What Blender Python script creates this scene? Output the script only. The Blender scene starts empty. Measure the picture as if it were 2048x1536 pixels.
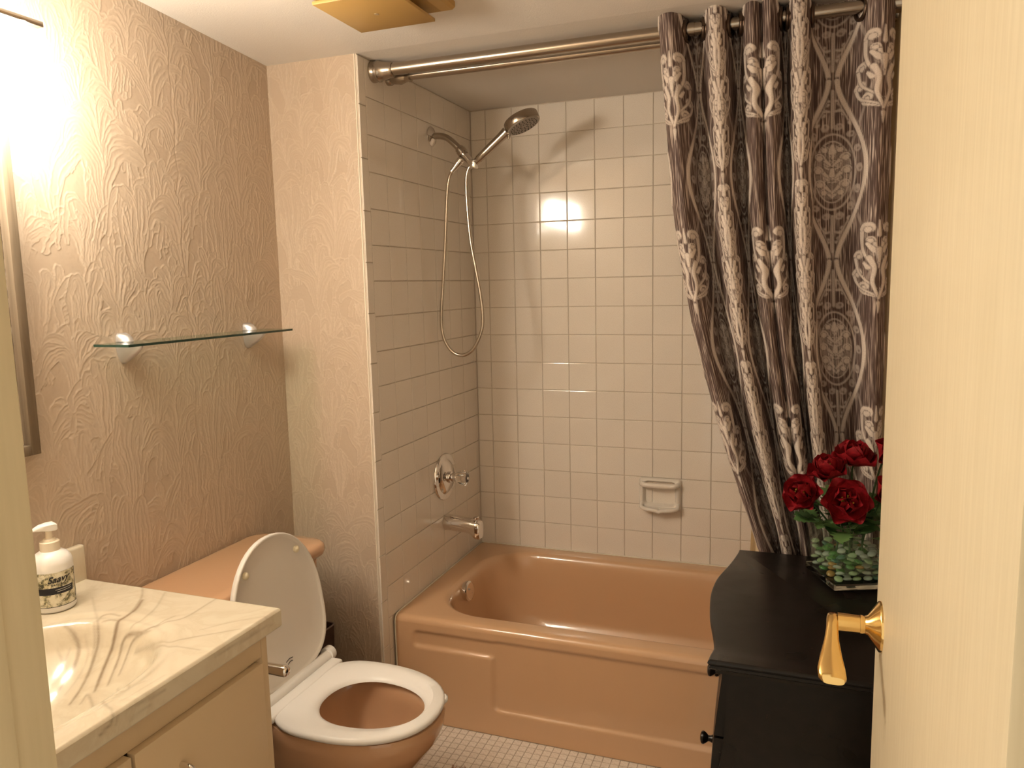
import bpy, bmesh, math, random
import numpy as np
from mathutils import Vector, Matrix

SC = bpy.context.scene
COL = SC.collection
PI = math.pi
RNG = random.Random(7)

# ------------------------------------------------------------------ camera
CAM = np.array([1.2195049, -2.8703270, 1.4298893])
FPX = 1531.267436
def _rot(a, b, c):
    ca, sa, cb, sb, cc, sc = math.cos(a), math.sin(a), math.cos(b), math.sin(b), math.cos(c), math.sin(c)
    Rz = np.array([[ca, -sa, 0], [sa, ca, 0], [0, 0, 1]])
    Rx = np.array([[1, 0, 0], [0, cb, -sb], [0, sb, cb]])
    Ry = np.array([[cc, 0, sc], [0, 1, 0], [-sc, 0, cc]])
    return Rz @ Rx @ Ry
CR = _rot(0.35623706, -0.12876074, 0.02170712)      # columns: right, forward, up
cd = bpy.data.cameras.new('camera'); cam = bpy.data.objects.new('camera', cd); COL.objects.link(cam)
cd.sensor_width = 36.0; cd.lens = 36 * FPX / 2048; cd.clip_start = 0.02
cam.matrix_world = Matrix(((CR[0, 0], CR[0, 2], -CR[0, 1], CAM[0]), (CR[1, 0], CR[1, 2], -CR[1, 1], CAM[1]),
                           (CR[2, 0], CR[2, 2], -CR[2, 1], CAM[2]), (0, 0, 0, 1)))
SC.camera = cam

# ------------------------------------------------------------------ world, light, exposure
wd = bpy.data.worlds.new('world'); SC.world = wd; wd.use_nodes = True
wd.node_tree.nodes['Background'].inputs[0].default_value = (1.0, 0.86, 0.66, 1)
wd.node_tree.nodes['Background'].inputs[1].default_value = 0.42
SC.view_settings.view_transform = 'Standard'; SC.view_settings.look = 'None'
SC.view_settings.gamma = 1.0; SC.view_settings.use_curve_mapping = False
SC.view_settings.exposure = 1.27
LAMP_STRENGTH = 27.5            # radiance of the frosted shades of the vanity light
LAMP_COLOR = (1.0, 0.905, 0.75)
P = 0.1092                      # pitch of the wall tiles
XR = 1.487                      # right wall
XL = -0.318                     # left wall
YF = -2.435                     # wall with the doorway
YR = -0.83                      # face of the wallpapered return
ZC = 2.109                      # ceiling above tub
Z15 = 0.4675

# ------------------------------------------------------------------ helpers
ORG = {}
def org(o):
    return ORG.get(o.name, Vector((0, 0, 0))) if o else Vector((0, 0, 0))
def tag(o, label=None, cat=None, group=None, kind=None):
    if label: o['label'] = label
    if cat: o['category'] = cat
    if group: o['group'] = group
    if kind: o['kind'] = kind
    return o
def thing(name, label, cat, loc=(0, 0, 0), group=None):
    o = bpy.data.objects.new(name, None); COL.objects.link(o)
    o.empty_display_size = 0.05
    o.location = loc; ORG[o.name] = Vector(loc)
    return tag(o, label, cat, group)
def link(o, parent=None, label=None):
    COL.objects.link(o)
    if parent: o.parent = parent
    ORG[o.name] = org(parent)
    if label: o['label'] = label
    return o
def from_bm(name, bm, mat, parent=None, smooth=True, label=None):
    me = bpy.data.meshes.new(name)
    off = org(parent)
    if off.length: bmesh.ops.translate(bm, verts=bm.verts, vec=-off)
    bmesh.ops.recalc_face_normals(bm, faces=bm.faces)
    bm.to_mesh(me); bm.free()
    me.materials.append(mat)
    if smooth: shade(me, smooth)
    return link(bpy.data.objects.new(name, me), parent, label)
def shade(me, ang):
    n = len(me.polygons)
    me.polygons.foreach_set('use_smooth', np.ones(n, dtype=bool))
    if ang is not True:
        me.set_sharp_from_angle(angle=math.radians(ang))
def grid(name, A, mat, parent=None, uv=None, attrs=None, smooth=True, label=None, flip=False):
    """A[ny,nx,3] world points -> quad grid"""
    ny, nx = A.shape[:2]
    off = np.array(org(parent))
    co = (A - off).reshape(-1, 3).astype(np.float32)
    i = np.arange(ny * nx).reshape(ny, nx)
    q = np.stack([i[:-1, :-1], i[:-1, 1:], i[1:, 1:], i[1:, :-1]], -1).reshape(-1, 4)
    if flip: q = q[:, ::-1]
    me = bpy.data.meshes.new(name)
    me.vertices.add(len(co)); me.vertices.foreach_set('co', co.ravel())
    me.loops.add(q.size); me.loops.foreach_set('vertex_index', q.astype(np.int32).ravel())
    me.polygons.add(len(q)); me.polygons.foreach_set('loop_start', (np.arange(len(q)) * 4).astype(np.int32))
    me.update(calc_edges=True)
    if uv is not None:
        l = me.uv_layers.new(name='UVMap'); l.data.foreach_set('uv', uv.reshape(-1, 2)[q.ravel()].astype(np.float32).ravel())
    for k, v in (attrs or {}).items():
        a = me.attributes.new(k, 'FLOAT', 'POINT'); a.data.foreach_set('value', v.astype(np.float32).ravel())
    if smooth: shade(me, True)
    me.materials.append(mat)
    return link(bpy.data.objects.new(name, me), parent, label)
def pyd(name, V, F, mat, parent=None, smooth=True, label=None):
    bm = bmesh.new()
    vs = [bm.verts.new(v) for v in V]
    for f in F:
        try: bm.faces.new([vs[k] for k in f])
        except ValueError: pass
    return from_bm(name, bm, mat, parent, smooth, label)
def bm_box(bm, lo, hi, bev=0.0, seg=2):
    lo, hi = Vector(lo), Vector(hi)
    r = bmesh.ops.create_cube(bm, size=1.0)
    for v in r['verts']:
        v.co = Vector((lo[i] + (v.co[i] + .5) * (hi[i] - lo[i]) for i in range(3)))
    if bev:
        es = list({e for v in r['verts'] for e in v.link_edges})
        bmesh.ops.bevel(bm, geom=es, offset=bev, segments=seg, affect='EDGES', profile=0.5)
def box(name, lo, hi, mat, parent=None, bev=0.0, seg=2, smooth=30, label=None):
    bm = bmesh.new(); bm_box(bm, lo, hi, bev, seg)
    return from_bm(name, bm, mat, parent, smooth if bev else False, label)
def frame_of(d):
    d = Vector(d).normalized()
    a = Vector((0, 0, 1)) if abs(d.z) < .9 else Vector((1, 0, 0))
    u = d.cross(a).normalized(); v = d.cross(u).normalized()
    return d, u, v
def bm_loft(bm, rings, cap0=True, cap1=True, closed=True):
    L = [[bm.verts.new(p) for p in r] for r in rings]
    for a, b in zip(L[:-1], L[1:]):
        n = len(a)
        for k in range(n if closed else n - 1):
            try: bm.faces.new((a[k], a[(k + 1) % n], b[(k + 1) % n], b[k]))
            except ValueError: pass
    if cap0: bm.faces.new(L[0][::-1])
    if cap1: bm.faces.new(L[-1])
def bm_lathe(bm, base, axis, prof, n=28, sx=1.0):
    """prof: list of (distance along axis, radius)"""
    d, u, v = frame_of(axis); base = Vector(base)
    rings = []
    for h, r in prof:
        rings.append([base + d * h + (u * math.cos(2 * PI * k / n) * sx + v * math.sin(2 * PI * k / n)) * max(r, 1e-5) for k in range(n)])
    bm_loft(bm, rings)
def lathe(name, base, axis, prof, mat, parent=None, n=28, smooth=40, label=None, sx=1.0):
    bm = bmesh.new(); bm_lathe(bm, base, axis, prof, n, sx)
    return from_bm(name, bm, mat, parent, smooth, label)
def catmull(pts, n=8, closed=False):
    pts = [np.array(p, float) for p in pts]
    out = []
    m = len(pts)
    for i in range(m if closed else m - 1):
        p0 = pts[(i - 1) % m] if closed or i > 0 else 2 * pts[0] - pts[1]
        p1, p2 = pts[i], pts[(i + 1) % m]
        p3 = pts[(i + 2) % m] if closed or i + 2 < m else 2 * pts[-1] - pts[-2]
        for k in range(n):
            t = k / n
            out.append(.5 * (2 * p1 + (p2 - p0) * t + (2 * p0 - 5 * p1 + 4 * p2 - p3) * t * t + (3 * p1 - p0 - 3 * p2 + p3) * t ** 3))
    if not closed: out.append(pts[-1])
    return out
def bm_tube(bm, pts, rad, n=12):
    pts = [Vector(p) for p in pts]
    m = len(pts)
    if not hasattr(rad, '__len__'): rad = [rad] * m
    t0 = (pts[1] - pts[0]).normalized(); _, u, v = frame_of(t0)
    rings = []; prev = t0
    for i, p in enumerate(pts):
        t = (pts[min(i + 1, m - 1)] - pts[max(i - 1, 0)]).normalized()
        q = prev.rotation_difference(t); u = q @ u; v = q @ v; prev = t
        rings.append([p + (u * math.cos(2 * PI * k / n) + v * math.sin(2 * PI * k / n)) * rad[i] for k in range(n)])
    bm_loft(bm, rings)
def tube(name, pts, rad, mat, parent=None, n=12, smooth=50, label=None):
    bm = bmesh.new(); bm_tube(bm, pts, rad, n)
    return from_bm(name, bm, mat, parent, smooth, label)
def rrect(x0, x1, y0, y1, r, n=8, z=0.0):
    """rounded rectangle, counter-clockwise"""
    r = min(r, (x1 - x0) / 2 - 1e-4, (y1 - y0) / 2 - 1e-4)
    out = []
    for cx, cy, a0 in ((x1 - r, y1 - r, 0), (x0 + r, y1 - r, 90), (x0 + r, y0 + r, 180), (x1 - r, y0 + r, 270)):
        for k in range(n + 1):
            a = math.radians(a0 + 90 * k / n)
            out.append(Vector((cx + r * math.cos(a), cy + r * math.sin(a), z)))
    return out
def place_copy(src_mesh, name, loc, parent, mat4=None):
    o = bpy.data.objects.new(name, src_mesh); COL.objects.link(o)
    o.parent = parent; l = Vector(loc) - org(parent)
    if mat4 is None: o.location = l
    else: o.matrix_basis = Matrix.Translation(l) @ mat4
    ORG[o.name] = org(parent)
    return o
def unproj(px, py):
    return CR @ np.array([(px - 1024) / FPX, 1, (768 - py) / FPX])
def smooth01(x):
    x = np.clip(x, 0, 1); return x * x * (3 - 2 * x)

# ------------------------------------------------------------------ materials
def lin(c):
    return tuple((v / 12.92 if v <= .04045 else ((v + .055) / 1.055) ** 2.4) for v in c)
class M:
    """tiny node builder around a Principled BSDF"""
    def __init__(s, name, col=(.8, .8, .8), rough=.5, metal=0.0, spec=.5, trans=0.0, ior=1.45, coat=0.0, **kw):
        s.m = bpy.data.materials.new(name); s.m.use_nodes = True
        s.t = s.m.node_tree; s.N = s.t.nodes; s.L = s.t.links
        s.b = s.N['Principled BSDF']; s.out = s.N['Material Output']
        s.set('Base Color', (*col, 1)); s.set('Roughness', rough); s.set('Metallic', metal)
        s.set('Specular IOR Level', spec); s.set('Transmission Weight', trans); s.set('IOR', ior); s.set('Coat Weight', coat)
    def set(s, k, v): s.b.inputs[k].default_value = v
    def node(s, typ, **kw):
        n = s.N.new(typ)
        for k, v in kw.items(): setattr(n, k, v)
        return n
    def lk(s, a, b): s.L.new(a, b)
    def coord(s, kind='Object', scale=(1, 1, 1)):
        tc = s.node('ShaderNodeTexCoord'); mp = s.node('ShaderNodeMapping')
        mp.inputs['Scale'].default_value = scale
        s.lk(tc.outputs[kind], mp.inputs['Vector']); return mp.outputs[0]
    def noise(s, vec, scale, detail=3, rough=.5, dist=0.0):
        n = s.node('ShaderNodeTexNoise'); n.inputs['Scale'].default_value = scale
        n.inputs['Detail'].default_value = detail; n.inputs['Roughness'].default_value = rough; n.inputs['Distortion'].default_value = dist
        if vec is not None: s.lk(vec, n.inputs['Vector'])
        return n.outputs['Fac']
    def ramp(s, fac, stops):
        r = s.node('ShaderNodeValToRGB'); e = r.color_ramp.elements
        while len(e) < len(stops): e.new(.5)
        for k, (p, c) in enumerate(stops): e[k].position = p; e[k].color = (*c, 1)
        s.lk(fac, r.inputs[0]); return r.outputs[0]
    def mix(s, fac, a, b):
        x = s.node('ShaderNodeMix'); x.data_type = 'RGBA'
        for v, i in ((fac, 0), (a, 6), (b, 7)):
            if isinstance(v, (int, float)): x.inputs[i].default_value = v
            elif isinstance(v, tuple): x.inputs[i].default_value = (*v, 1)
            else: s.lk(v, x.inputs[i])
        return x.outputs[2]
    def bump(s, h, strength=.3, dist=.002):
        b = s.node('ShaderNodeBump'); b.inputs['Strength'].default_value = strength; b.inputs['Distance'].default_value = dist
        s.lk(h, b.inputs['Height']); s.lk(b.outputs[0], s.b.inputs['Normal'])
    def color(s, c): s.lk(c, s.b.inputs['Base Color'])
    def attr(s, name):
        a = s.node('ShaderNodeAttribute'); a.attribute_name = name; return a.outputs['Fac']

def mk_wallpaper():
    m = M('embossed_wallpaper', (.66, .52, .39), .42, spec=.4)
    h = m.attr('relief')
    m.color(m.ramp(h, [(.0, (.485, .38, .285)), (.55, (.545, .435, .33)), (1.0, (.61, .50, .39))]))
    m.bump(m.noise(m.coord('Object'), 700, 2), .12, .001)
    return m.m
def mk_tile():
    m = M('glazed_wall_tile', (.75, .66, .55), .10, spec=.5, coat=.3)
    m.set('Coat Roughness', .04)
    c = m.coord('Object')
    oi = m.node('ShaderNodeObjectInfo')
    n = m.noise(c, 520, 2, .6)
    base = m.ramp(n, [(.30, (.70, .61, .52)), (.46, (.85, .775, .68)), (.75, (.89, .82, .74))])
    m.color(m.mix(oi.outputs['Random'], base, m.mix(.06, base, (.5, .42, .33))))
    m.bump(m.noise(c, 9, 1), .012, .004)
    return m.m
def mk_grout(): 
    m = M('grout', (.66, .565, .46), .8)
    return m.m
def mk_ceiling():
    m = M('ceiling_paint', (.76, .715, .66), .75)
    m.bump(m.noise(m.coord('Object'), 260, 3, .6), .25, .002)
    return m.m
def mk_tub():
    m = M('beige_enamel', (.66, .41, .235), .22, spec=.5, coat=.5)
    m.set('Coat Roughness', .06)
    m.bump(m.noise(m.coord('Object'), 60, 2), .015, .003)
    return m.m
def mk_porcelain():
    m = M('beige_porcelain', (.58, .345, .20), .14, coat=.6); m.set('Coat Roughness', .04)
    return m.m
def simple(name, col, rough, **k): return M(name, col, rough, **k).m
def mk_door():
    m = M('door_paint', (.83, .72, .50), .42)
    n = m.noise(m.coord('Object', (160, 160, 9)), 1, 3)
    m.color(m.ramp(n, [(.3, (.73, .63, .435)), (.7, (.79, .69, .49))]))
    m.bump(n, .15, .001); return m.m
def mk_jamb():
    m = M('jamb_paint', (.70, .60, .42), .5)
    n = m.noise(m.coord('Object', (90, 90, 6)), 1, 3)
    m.color(m.ramp(n, [(.3, (.58, .495, .32)), (.7, (.64, .55, .37))]))
    m.bump(n, .1, .001); return m.m
def mk_marble():
    m = M('cultured_marble', (.75, .68, .53), .16, coat=.5); m.set('Coat Roughness', .05)
    v = m.attr('vein')
    c = m.coord('Object', (1, 1, 1))
    w = m.noise(c, 7, 4, .6, 1.5)
    base = m.ramp(w, [(.42, (.70, .63, .49)), (.52, (.655, .58, .44)), (.60, (.70, .64, .50))])
    m.color(m.mix(v, base, (.20, .125, .07)))
    return m.m
def mk_vanity():
    m = M('cream_laminate', (.66, .52, .34), .38)
    m.bump(m.noise(m.coord('Object', (4, 60, 300)), 1, 2), .03, .001); return m.m
def mk_curtain():
    m = M('damask_fabric', (.5, .4, .35), .62, spec=.35)
    uv = m.node('ShaderNodeUVMap'); mp = m.node('ShaderNodeMapping'); mp.inputs['Scale'].default_value = (330, 13, 1)
    m.lk(uv.outputs[0], mp.inputs[0])
    st = m.noise(mp.outputs[0], 1.0, 2, .5, .25)
    field = m.ramp(st, [(.45, (.085, .055, .048)), (.545, (.17, .118, .102)), (.65, (.52, .43, .37))])
    p = m.attr('pattern')
    mp2 = m.node('ShaderNodeMapping'); mp2.inputs['Scale'].default_value = (260, 700, 1); m.lk(uv.outputs[0], mp2.inputs[0])
    wv = m.noise(mp2.outputs[0], 1.0, 1)
    light = m.ramp(wv, [(.3, (.58, .50, .435)), (.7, (.74, .655, .585))])
    m.color(m.mix(p, field, light))
    m.bump(st, .35, .0015)
    r = m.ramp(st, [(.45, (.75, .75, .75)), (.62, (.38, .38, .38))]); m.lk(r, m.b.inputs['Roughness'])
    return m.m
def mk_wood(name, a, b, rough=.4):
    m = M(name, a, rough)
    n = m.noise(m.coord('Object', (60, 60, 3.5)), 1, 4, .6, .6)
    m.color(m.ramp(n, [(.3, a), (.7, b)])); m.bump(n, .2, .001); return m.m
def mk_dresser():
    m = M('black_stained_wood', (.012, .008, .006), .30, spec=.36)
    c = m.coord('Object')
    n = m.noise(m.coord('Object', (40, 3, 40)), 1, 3)
    base = m.ramp(n, [(.35, (.005, .0035, .0025)), (.7, (.009, .006, .0045))])
    chip = m.ramp(m.noise(c, 34, 3, .7), [(.735, (0, 0, 0)), (.755, (1, 1, 1))])
    m.color(m.mix(chip, base, (.06, .028, .018)))
    m.lk(m.ramp(m.noise(c, 9, 3), [(.3, (.24,) * 3), (.7, (.42,) * 3)]), m.b.inputs['Roughness'])
    return m.m
def mk_mosaic():
    m = M('mosaic_tile', (.72, .63, .52), .35)
    c = m.coord('Object')
    oi = m.node('ShaderNodeObjectInfo')
    n = m.noise(c, 140, 4, .7)
    b = m.ramp(n, [(.35, (.68, .585, .49)), (.5, (.86, .78, .69)), (.7, (.90, .84, .76))])
    m.color(m.mix(oi.outputs['Random'], b, m.mix(.14, b, (.45, .36, .28)))); return m.m
def mk_red():
    m = M('red_silk_petal', (.30, .008, .012), .55, spec=.3)
    n = m.noise(m.coord('Generated'), 6, 2)
    m.color(m.ramp(n, [(.25, (.16, .003, .007)), (.75, (.33, .010, .016))])); m.set('Subsurface Weight', .0); return m.m
def mk_leaf():
    m = M('leaf_fabric', (.05, .12, .03), .5)
    oi = m.node('ShaderNodeObjectInfo')
    m.color(m.ramp(oi.outputs['Random'], [(0, (.05, .12, .035)), (1, (.15, .27, .085))])); return m.m
def mk_label():
    m = M('printed_label', (.6, .55, .4), .35)
    c = m.coord('Object')
    n = m.noise(c, 55, 4, .65, .4); n2 = m.noise(c, 170, 3, .6)
    zs = m.node('ShaderNodeSeparateXYZ'); tc = m.node('ShaderNodeTexCoord'); m.lk(tc.outputs['Object'], zs.inputs[0])
    leafy = m.ramp(n2, [(.36, (.045, .045, .03)), (.5, (.25, .23, .13)), (.62, (.66, .6, .40))])
    pale = m.ramp(n, [(.3, (.62, .56, .40)), (.7, (.80, .76, .62))])
    m.color(m.mix(m.ramp(n, [(.44, (0, 0, 0)), (.56, (1, 1, 1))]), leafy, pale)); return m.m
def mk_lamp():
    m = M('frosted_lit_glass', (.9, .85, .8), .5)
    m.set('Emission Color', (*LAMP_COLOR, 1)); m.set('Emission Strength', LAMP_STRENGTH); return m.m
def glass(name, col, rough=.0, ior=1.5):
    return M(name, col, rough, trans=1.0, ior=ior).m

def thin_glass(name, tint, refl=1.0):
    m = M(name, tint, .02); m.N.remove(m.b)
    tr = m.node('ShaderNodeBsdfTransparent'); tr.inputs[0].default_value = (*tint, 1)
    gl = m.node('ShaderNodeBsdfGlossy'); gl.inputs['Roughness'].default_value = .03
    lw = m.node('ShaderNodeLayerWeight'); lw.inputs[0].default_value = .5
    pw = m.node('ShaderNodeMath', operation='POWER'); m.lk(lw.outputs['Facing'], pw.inputs[0]); pw.inputs[1].default_value = 4.0
    fr = m.node('ShaderNodeMath', operation='MULTIPLY_ADD'); m.lk(pw.outputs[0], fr.inputs[0]); fr.inputs[1].default_value = .55; fr.inputs[2].default_value = .04
    mx = m.node('ShaderNodeMixShader'); m.lk(fr.outputs[0], mx.inputs[0]); m.lk(tr.outputs[0], mx.inputs[1]); m.lk(gl.outputs[0], mx.inputs[2]); m.lk(mx.outputs[0], m.out.inputs[0])
    return m.m
MT = dict(wallpaper=mk_wallpaper(), tile=mk_tile(), grout=mk_grout(), ceiling=mk_ceiling(), tub=mk_tub(), porcelain=mk_porcelain(),
    white=simple('white_plastic', (.88, .86, .83), .3), lidshade=simple('white_seat_shaded', (.80, .76, .70), .35),  # raised lid: greyer copy of the seat white, its shade put into the colour
    door=mk_door(), jamb=mk_jamb(), marble=mk_marble(), vanity=mk_vanity(), curtain=mk_curtain(),
    nickel=simple('brushed_nickel', (.45, .39, .325), .24, metal=1.0), chrome=simple('chrome', (.78, .74, .70), .07, metal=1.0),
    steel=simple('flexible_steel', (.62, .55, .47), .22, metal=1.0), brass=simple('polished_brass', (.86, .60, .24), .13, metal=1.0),
    satin=simple('satin_metal', (.66, .66, .67), .38, metal=.85), dark=simple('dark_rubber', (.03, .025, .02), .5),
    grey=simple('nozzle_plate_grey', (.36, .31, .26), .45), framew=mk_wood('driftwood_frame', (.13, .095, .06), (.22, .165, .11), .6),
    mirror=simple('mirror_glass', (.9, .9, .9), .02, metal=1.0), dresser=mk_dresser(), mosaic=mk_mosaic(),
    yellow=simple('aged_yellow_plastic', (.50, .31, .095), .45), trim=simple('white_trim', (.80, .72, .60), .5),
    red=mk_red(), stamen=simple('yellow_stamen', (.70, .52, .08), .6), leaf=mk_leaf(), stem=simple('green_stem', (.045, .10, .03), .5),
    label=mk_label(), ink=simple('black_ink', (.012, .011, .018), .4), ink2=simple('pale_ink', (.62, .58, .48), .4), lamp=mk_lamp(),
    vase=thin_glass('vase_glass', (.93, .97, .94)), thickglass=glass('thick_glass', (.93, .97, .95)), shelfglass=thin_glass('shelf_glass', (.88, .96, .92)), edgeglass=simple('green_glass_edge', (.02, .05, .035), .12, spec=.7),
    liner=simple('cream_liner', (.80, .66, .46), .5), ceramic=M('soap_dish_ceramic', (.80, .74, .66), .12, coat=.5).m,
    rug=simple('brown_rug_pile', (.42, .21, .11), .9), floorgrout=simple('floor_grout', (.44, .36, .28), .9), bin=simple('dark_bin', (.07, .04, .03), .4),
    water=glass('water', (.75, .6, .45), .0, 1.33), grommet=simple('dark_grommet', (.10, .065, .045), .3, metal=.8),
    acrylic=glass('clear_acrylic', (.92, .88, .82), .04), plate=simple('plain_backing', (.55, .5, .42), .8))
def gem(name, col): return M(name, col, .03, trans=.60, ior=1.42, coat=1.0).m
GEMS = [gem('gem_clear', (.80, .87, .79)), gem('gem_green', (.24, .58, .18)), gem('gem_teal', (.14, .40, .27)), gem('gem_pale', (.62, .80, .50)), gem('gem_amber', (.85, .55, .2))]

# ------------------------------------------------------------------ raster painting of motifs
class Raster:
    def __init__(s, w, h, res, wrap=False):
        s.res = res; s.nx = int(round(w / res)); s.ny = int(round(h / res)); s.w = s.nx * res; s.h = s.ny * res
        s.H = np.zeros((s.ny, s.nx)); s.wrap = wrap
    def near(s, pts, wid):
        """indices plus signed distance and parameter to a polyline, within its padded box"""
        pts = np.asarray(pts); wid = np.asarray(wid) if hasattr(wid, '__len__') else np.full(len(pts), wid)
        pad = wid.max() + 2 * s.res
        x0 = int((pts[:, 0].min() - pad) / s.res) - 1; x1 = int((pts[:, 0].max() + pad) / s.res) + 2
        y0 = int((pts[:, 1].min() - pad) / s.res) - 1; y1 = int((pts[:, 1].max() + pad) / s.res) + 2
        if not s.wrap:
            x0, x1, y0, y1 = max(x0, 0), min(x1, s.nx), max(y0, 0), min(y1, s.ny)
            if x0 >= x1 or y0 >= y1: return None
        X, Y = np.meshgrid((np.arange(x0, x1) + .5) * s.res, (np.arange(y0, y1) + .5) * s.res)
        best = np.full(X.shape, 1e9); T = np.zeros(X.shape); S = np.zeros(X.shape); W = np.zeros(X.shape)
        n = len(pts) - 1
        for k in range(n):
            a, b = pts[k], pts[k + 1]; d = b - a; L = d @ d + 1e-12
            t = np.clip(((X - a[0]) * d[0] + (Y - a[1]) * d[1]) / L, 0, 1)
            ex, ey = X - a[0] - t * d[0], Y - a[1] - t * d[1]
            D = ex * ex + ey * ey; m = D < best
            best[m] = D[m]; T[m] = ((k + t) / n)[m]; S[m] = np.sign(d[0] * ey - d[1] * ex)[m]
            W[m] = (wid[k] + (wid[k + 1] - wid[k]) * t)[m]
        iy = np.arange(y0, y1); ix = np.arange(x0, x1)
        if s.wrap: iy = iy % s.ny; ix = ix % s.nx
        return np.ix_(iy, ix), np.sqrt(best), S, T, W
    def stroke(s, pts, wid, val=1.0, soft=None, mode='max'):
        r = s.near(pts, wid)
        if r is None: return
        idx, D, S, T, W = r
        soft = soft or s.res * 1.2
        a = np.clip((W - D) / soft + .5, 0, 1)
        cur = s.H[idx]
        if mode == 'max': s.H[idx] = np.maximum(cur, a * val)
        else: s.H[idx] = cur * (1 - a) + a * val
    def frond(s, pts, wid, rnd):
        r = s.near(pts, wid)
        if r is None: return
        idx, D, S, T, W = r
        inside = D < W
        nf = rnd.choice((3, 3, 4, 5)); ph = rnd.random() * 6
        u = D * S / np.maximum(W, 1e-6)
        wob = .22 * np.sin(T * 9 + ph) + .1 * np.sin(T * 23 + 2 * ph)
        fib = np.clip(np.cos((u + wob * .35) * nf * PI), -1, 1)
        ridge = np.exp(-((D - W * .93) / (.0016)) ** 2)
        val = .34 + .34 * np.clip(fib, 0, 1) ** 1.6 * smooth01((1 - T) * 4)
        val = np.maximum(val, .95 * ridge)
        cur = s.H[idx]
        s.H[idx] = np.where(inside, val, cur)
    def sample(s, X, Y):
        fx, fy = X / s.res - .5, Y / s.res - .5
        x0, y0 = np.floor(fx).astype(int), np.floor(fy).astype(int); tx, ty = fx - x0, fy - y0
        def g(i, j):
            if s.wrap: return s.H[j % s.ny, i % s.nx]
            return s.H[np.clip(j, 0, s.ny - 1), np.clip(i, 0, s.nx - 1)]
        return g(x0, y0) * (1 - tx) * (1 - ty) + g(x0 + 1, y0) * tx * (1 - ty) + g(x0, y0 + 1) * (1 - tx) * ty + g(x0 + 1, y0 + 1) * tx * ty

def wallpaper_relief(w, h, seed):
    rnd = random.Random(seed); R = Raster(w, h, .0017)
    yy, xx = np.mgrid[0:R.ny, 0:R.nx] * R.res
    R.H[:] = .22
    spots = []
    px, py = .150, .120
    j = 0; y = h + .06
    while y > -.30:
        off = (j % 2) * px / 2
        x = -.1 + off
        while x < w + .1:
            spots.append((x + rnd.uniform(-.02, .02), y + rnd.uniform(-.025, .025))); x += px
        y -= py; j += 1
    for (cx, cy) in spots:
        k = rnd.random(); sc = rnd.uniform(.85, 1.6)
        n = rnd.randint(4, 6)
        order = [(i, sd) for i in range(n) for sd in (-1, 1)]
        for i, sd in order[::-1] if k < .5 else order:
            f = (i + .6) / n
            Wd = sc * (.02 + .085 * f) * rnd.uniform(.85, 1.15); Hh = sc * (.185 - .075 * f) * rnd.uniform(.9, 1.1)
            t = np.linspace(0, 1, 15)
            arch = rnd.uniform(1.2, 1.85)
            X = cx + sd * (.004 + Wd * t ** 1.8)
            Y = cy + Hh * (np.sin(t * PI / 2 * arch) / 1.0)
            # curl at the tip
            cr = .010 * sc * rnd.uniform(.6, 1.3)
            X[-3:] += sd * np.array([.0, -.3, -1.1]) * cr; Y[-3:] += np.array([0, -.5, -.6]) * cr
            wd_ = (.0035 + .0085 * np.sin(np.clip(t * 1.15, 0, 1) * PI) ** .8 * (.6 + .6 * f) + .002 * t) * sc
            R.frond(np.stack([X, Y], -1), wd_, rnd)
        # a bunch of upright stems
        if k < .45:
            for i in range(rnd.randint(3, 5)):
                dx = (i - 2) * .0075 * sc
                t = np.linspace(0, 1, 9)
                X = cx + dx * (1 + .6 * t ** 2) + .004 * np.sin(t * 5 + i); Y = cy - .02 + .15 * sc * t
                R.stroke(np.stack([X, Y], -1), np.full(9, .0014), .92, .002)
        # scalloped leaf edge
        if k > .6:
            a = np.linspace(.1, PI - .1, 26); rr = .035 * sc * (1 + .13 * np.sin(a * rnd.randint(6, 9)))
            ox, oy = rnd.uniform(-.04, .04), rnd.uniform(-.03, .05)
            R.stroke(np.stack([cx + ox + rr * np.cos(a) * 1.2, cy + oy + rr * np.sin(a)], -1), .0015, .9, .002)
            R.stroke(np.stack([cx + ox + .72 * rr * np.cos(a) * 1.2, cy + oy + .72 * rr * np.sin(a)], -1), .0012, .75, .002)
    g = np.random.default_rng(seed).normal(size=R.H.shape)
    for _ in range(2): g = (g + np.roll(g, 1, 0) + np.roll(g, 1, 1) + np.roll(g, -1, 0) + np.roll(g, -1, 1)) / 5
    R.H += .10 * g
    return R

# ------------------------------------------------------------------ room shell
SL = 0.07                                    # slight rise of the ceiling towards the door
def zceil(y): return ZC if y > YR else ZC + SL * (YR - y)
def wall(name, m): 
    return tag(m, kind='structure')

# ceiling (one sloping slab plus the level part over the tub)
V = []
ys = [.08, YR, -3.3]
bm = bmesh.new()
for x0, x1 in ((XL - .1, XR + .1),):
    lo = [bm.verts.new((x0, y, zceil(y))) for y in ys] + [bm.verts.new((x1, y, zceil(y))) for y in ys[::-1]]
    up = [bm.verts.new((v.co.x, v.co.y, 2.45)) for v in lo]
    bm.faces.new((lo[0], lo[1], lo[4], lo[5])); bm.faces.new((lo[1], lo[2], lo[3], lo[4]))
    for k in range(6): bm.faces.new((lo[k], lo[(k + 1) % 6], up[(k + 1) % 6], up[k]))
    bm.faces.new(up)
tag(from_bm('ceiling', bm, MT['ceiling'], smooth=False), kind='structure')

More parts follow.
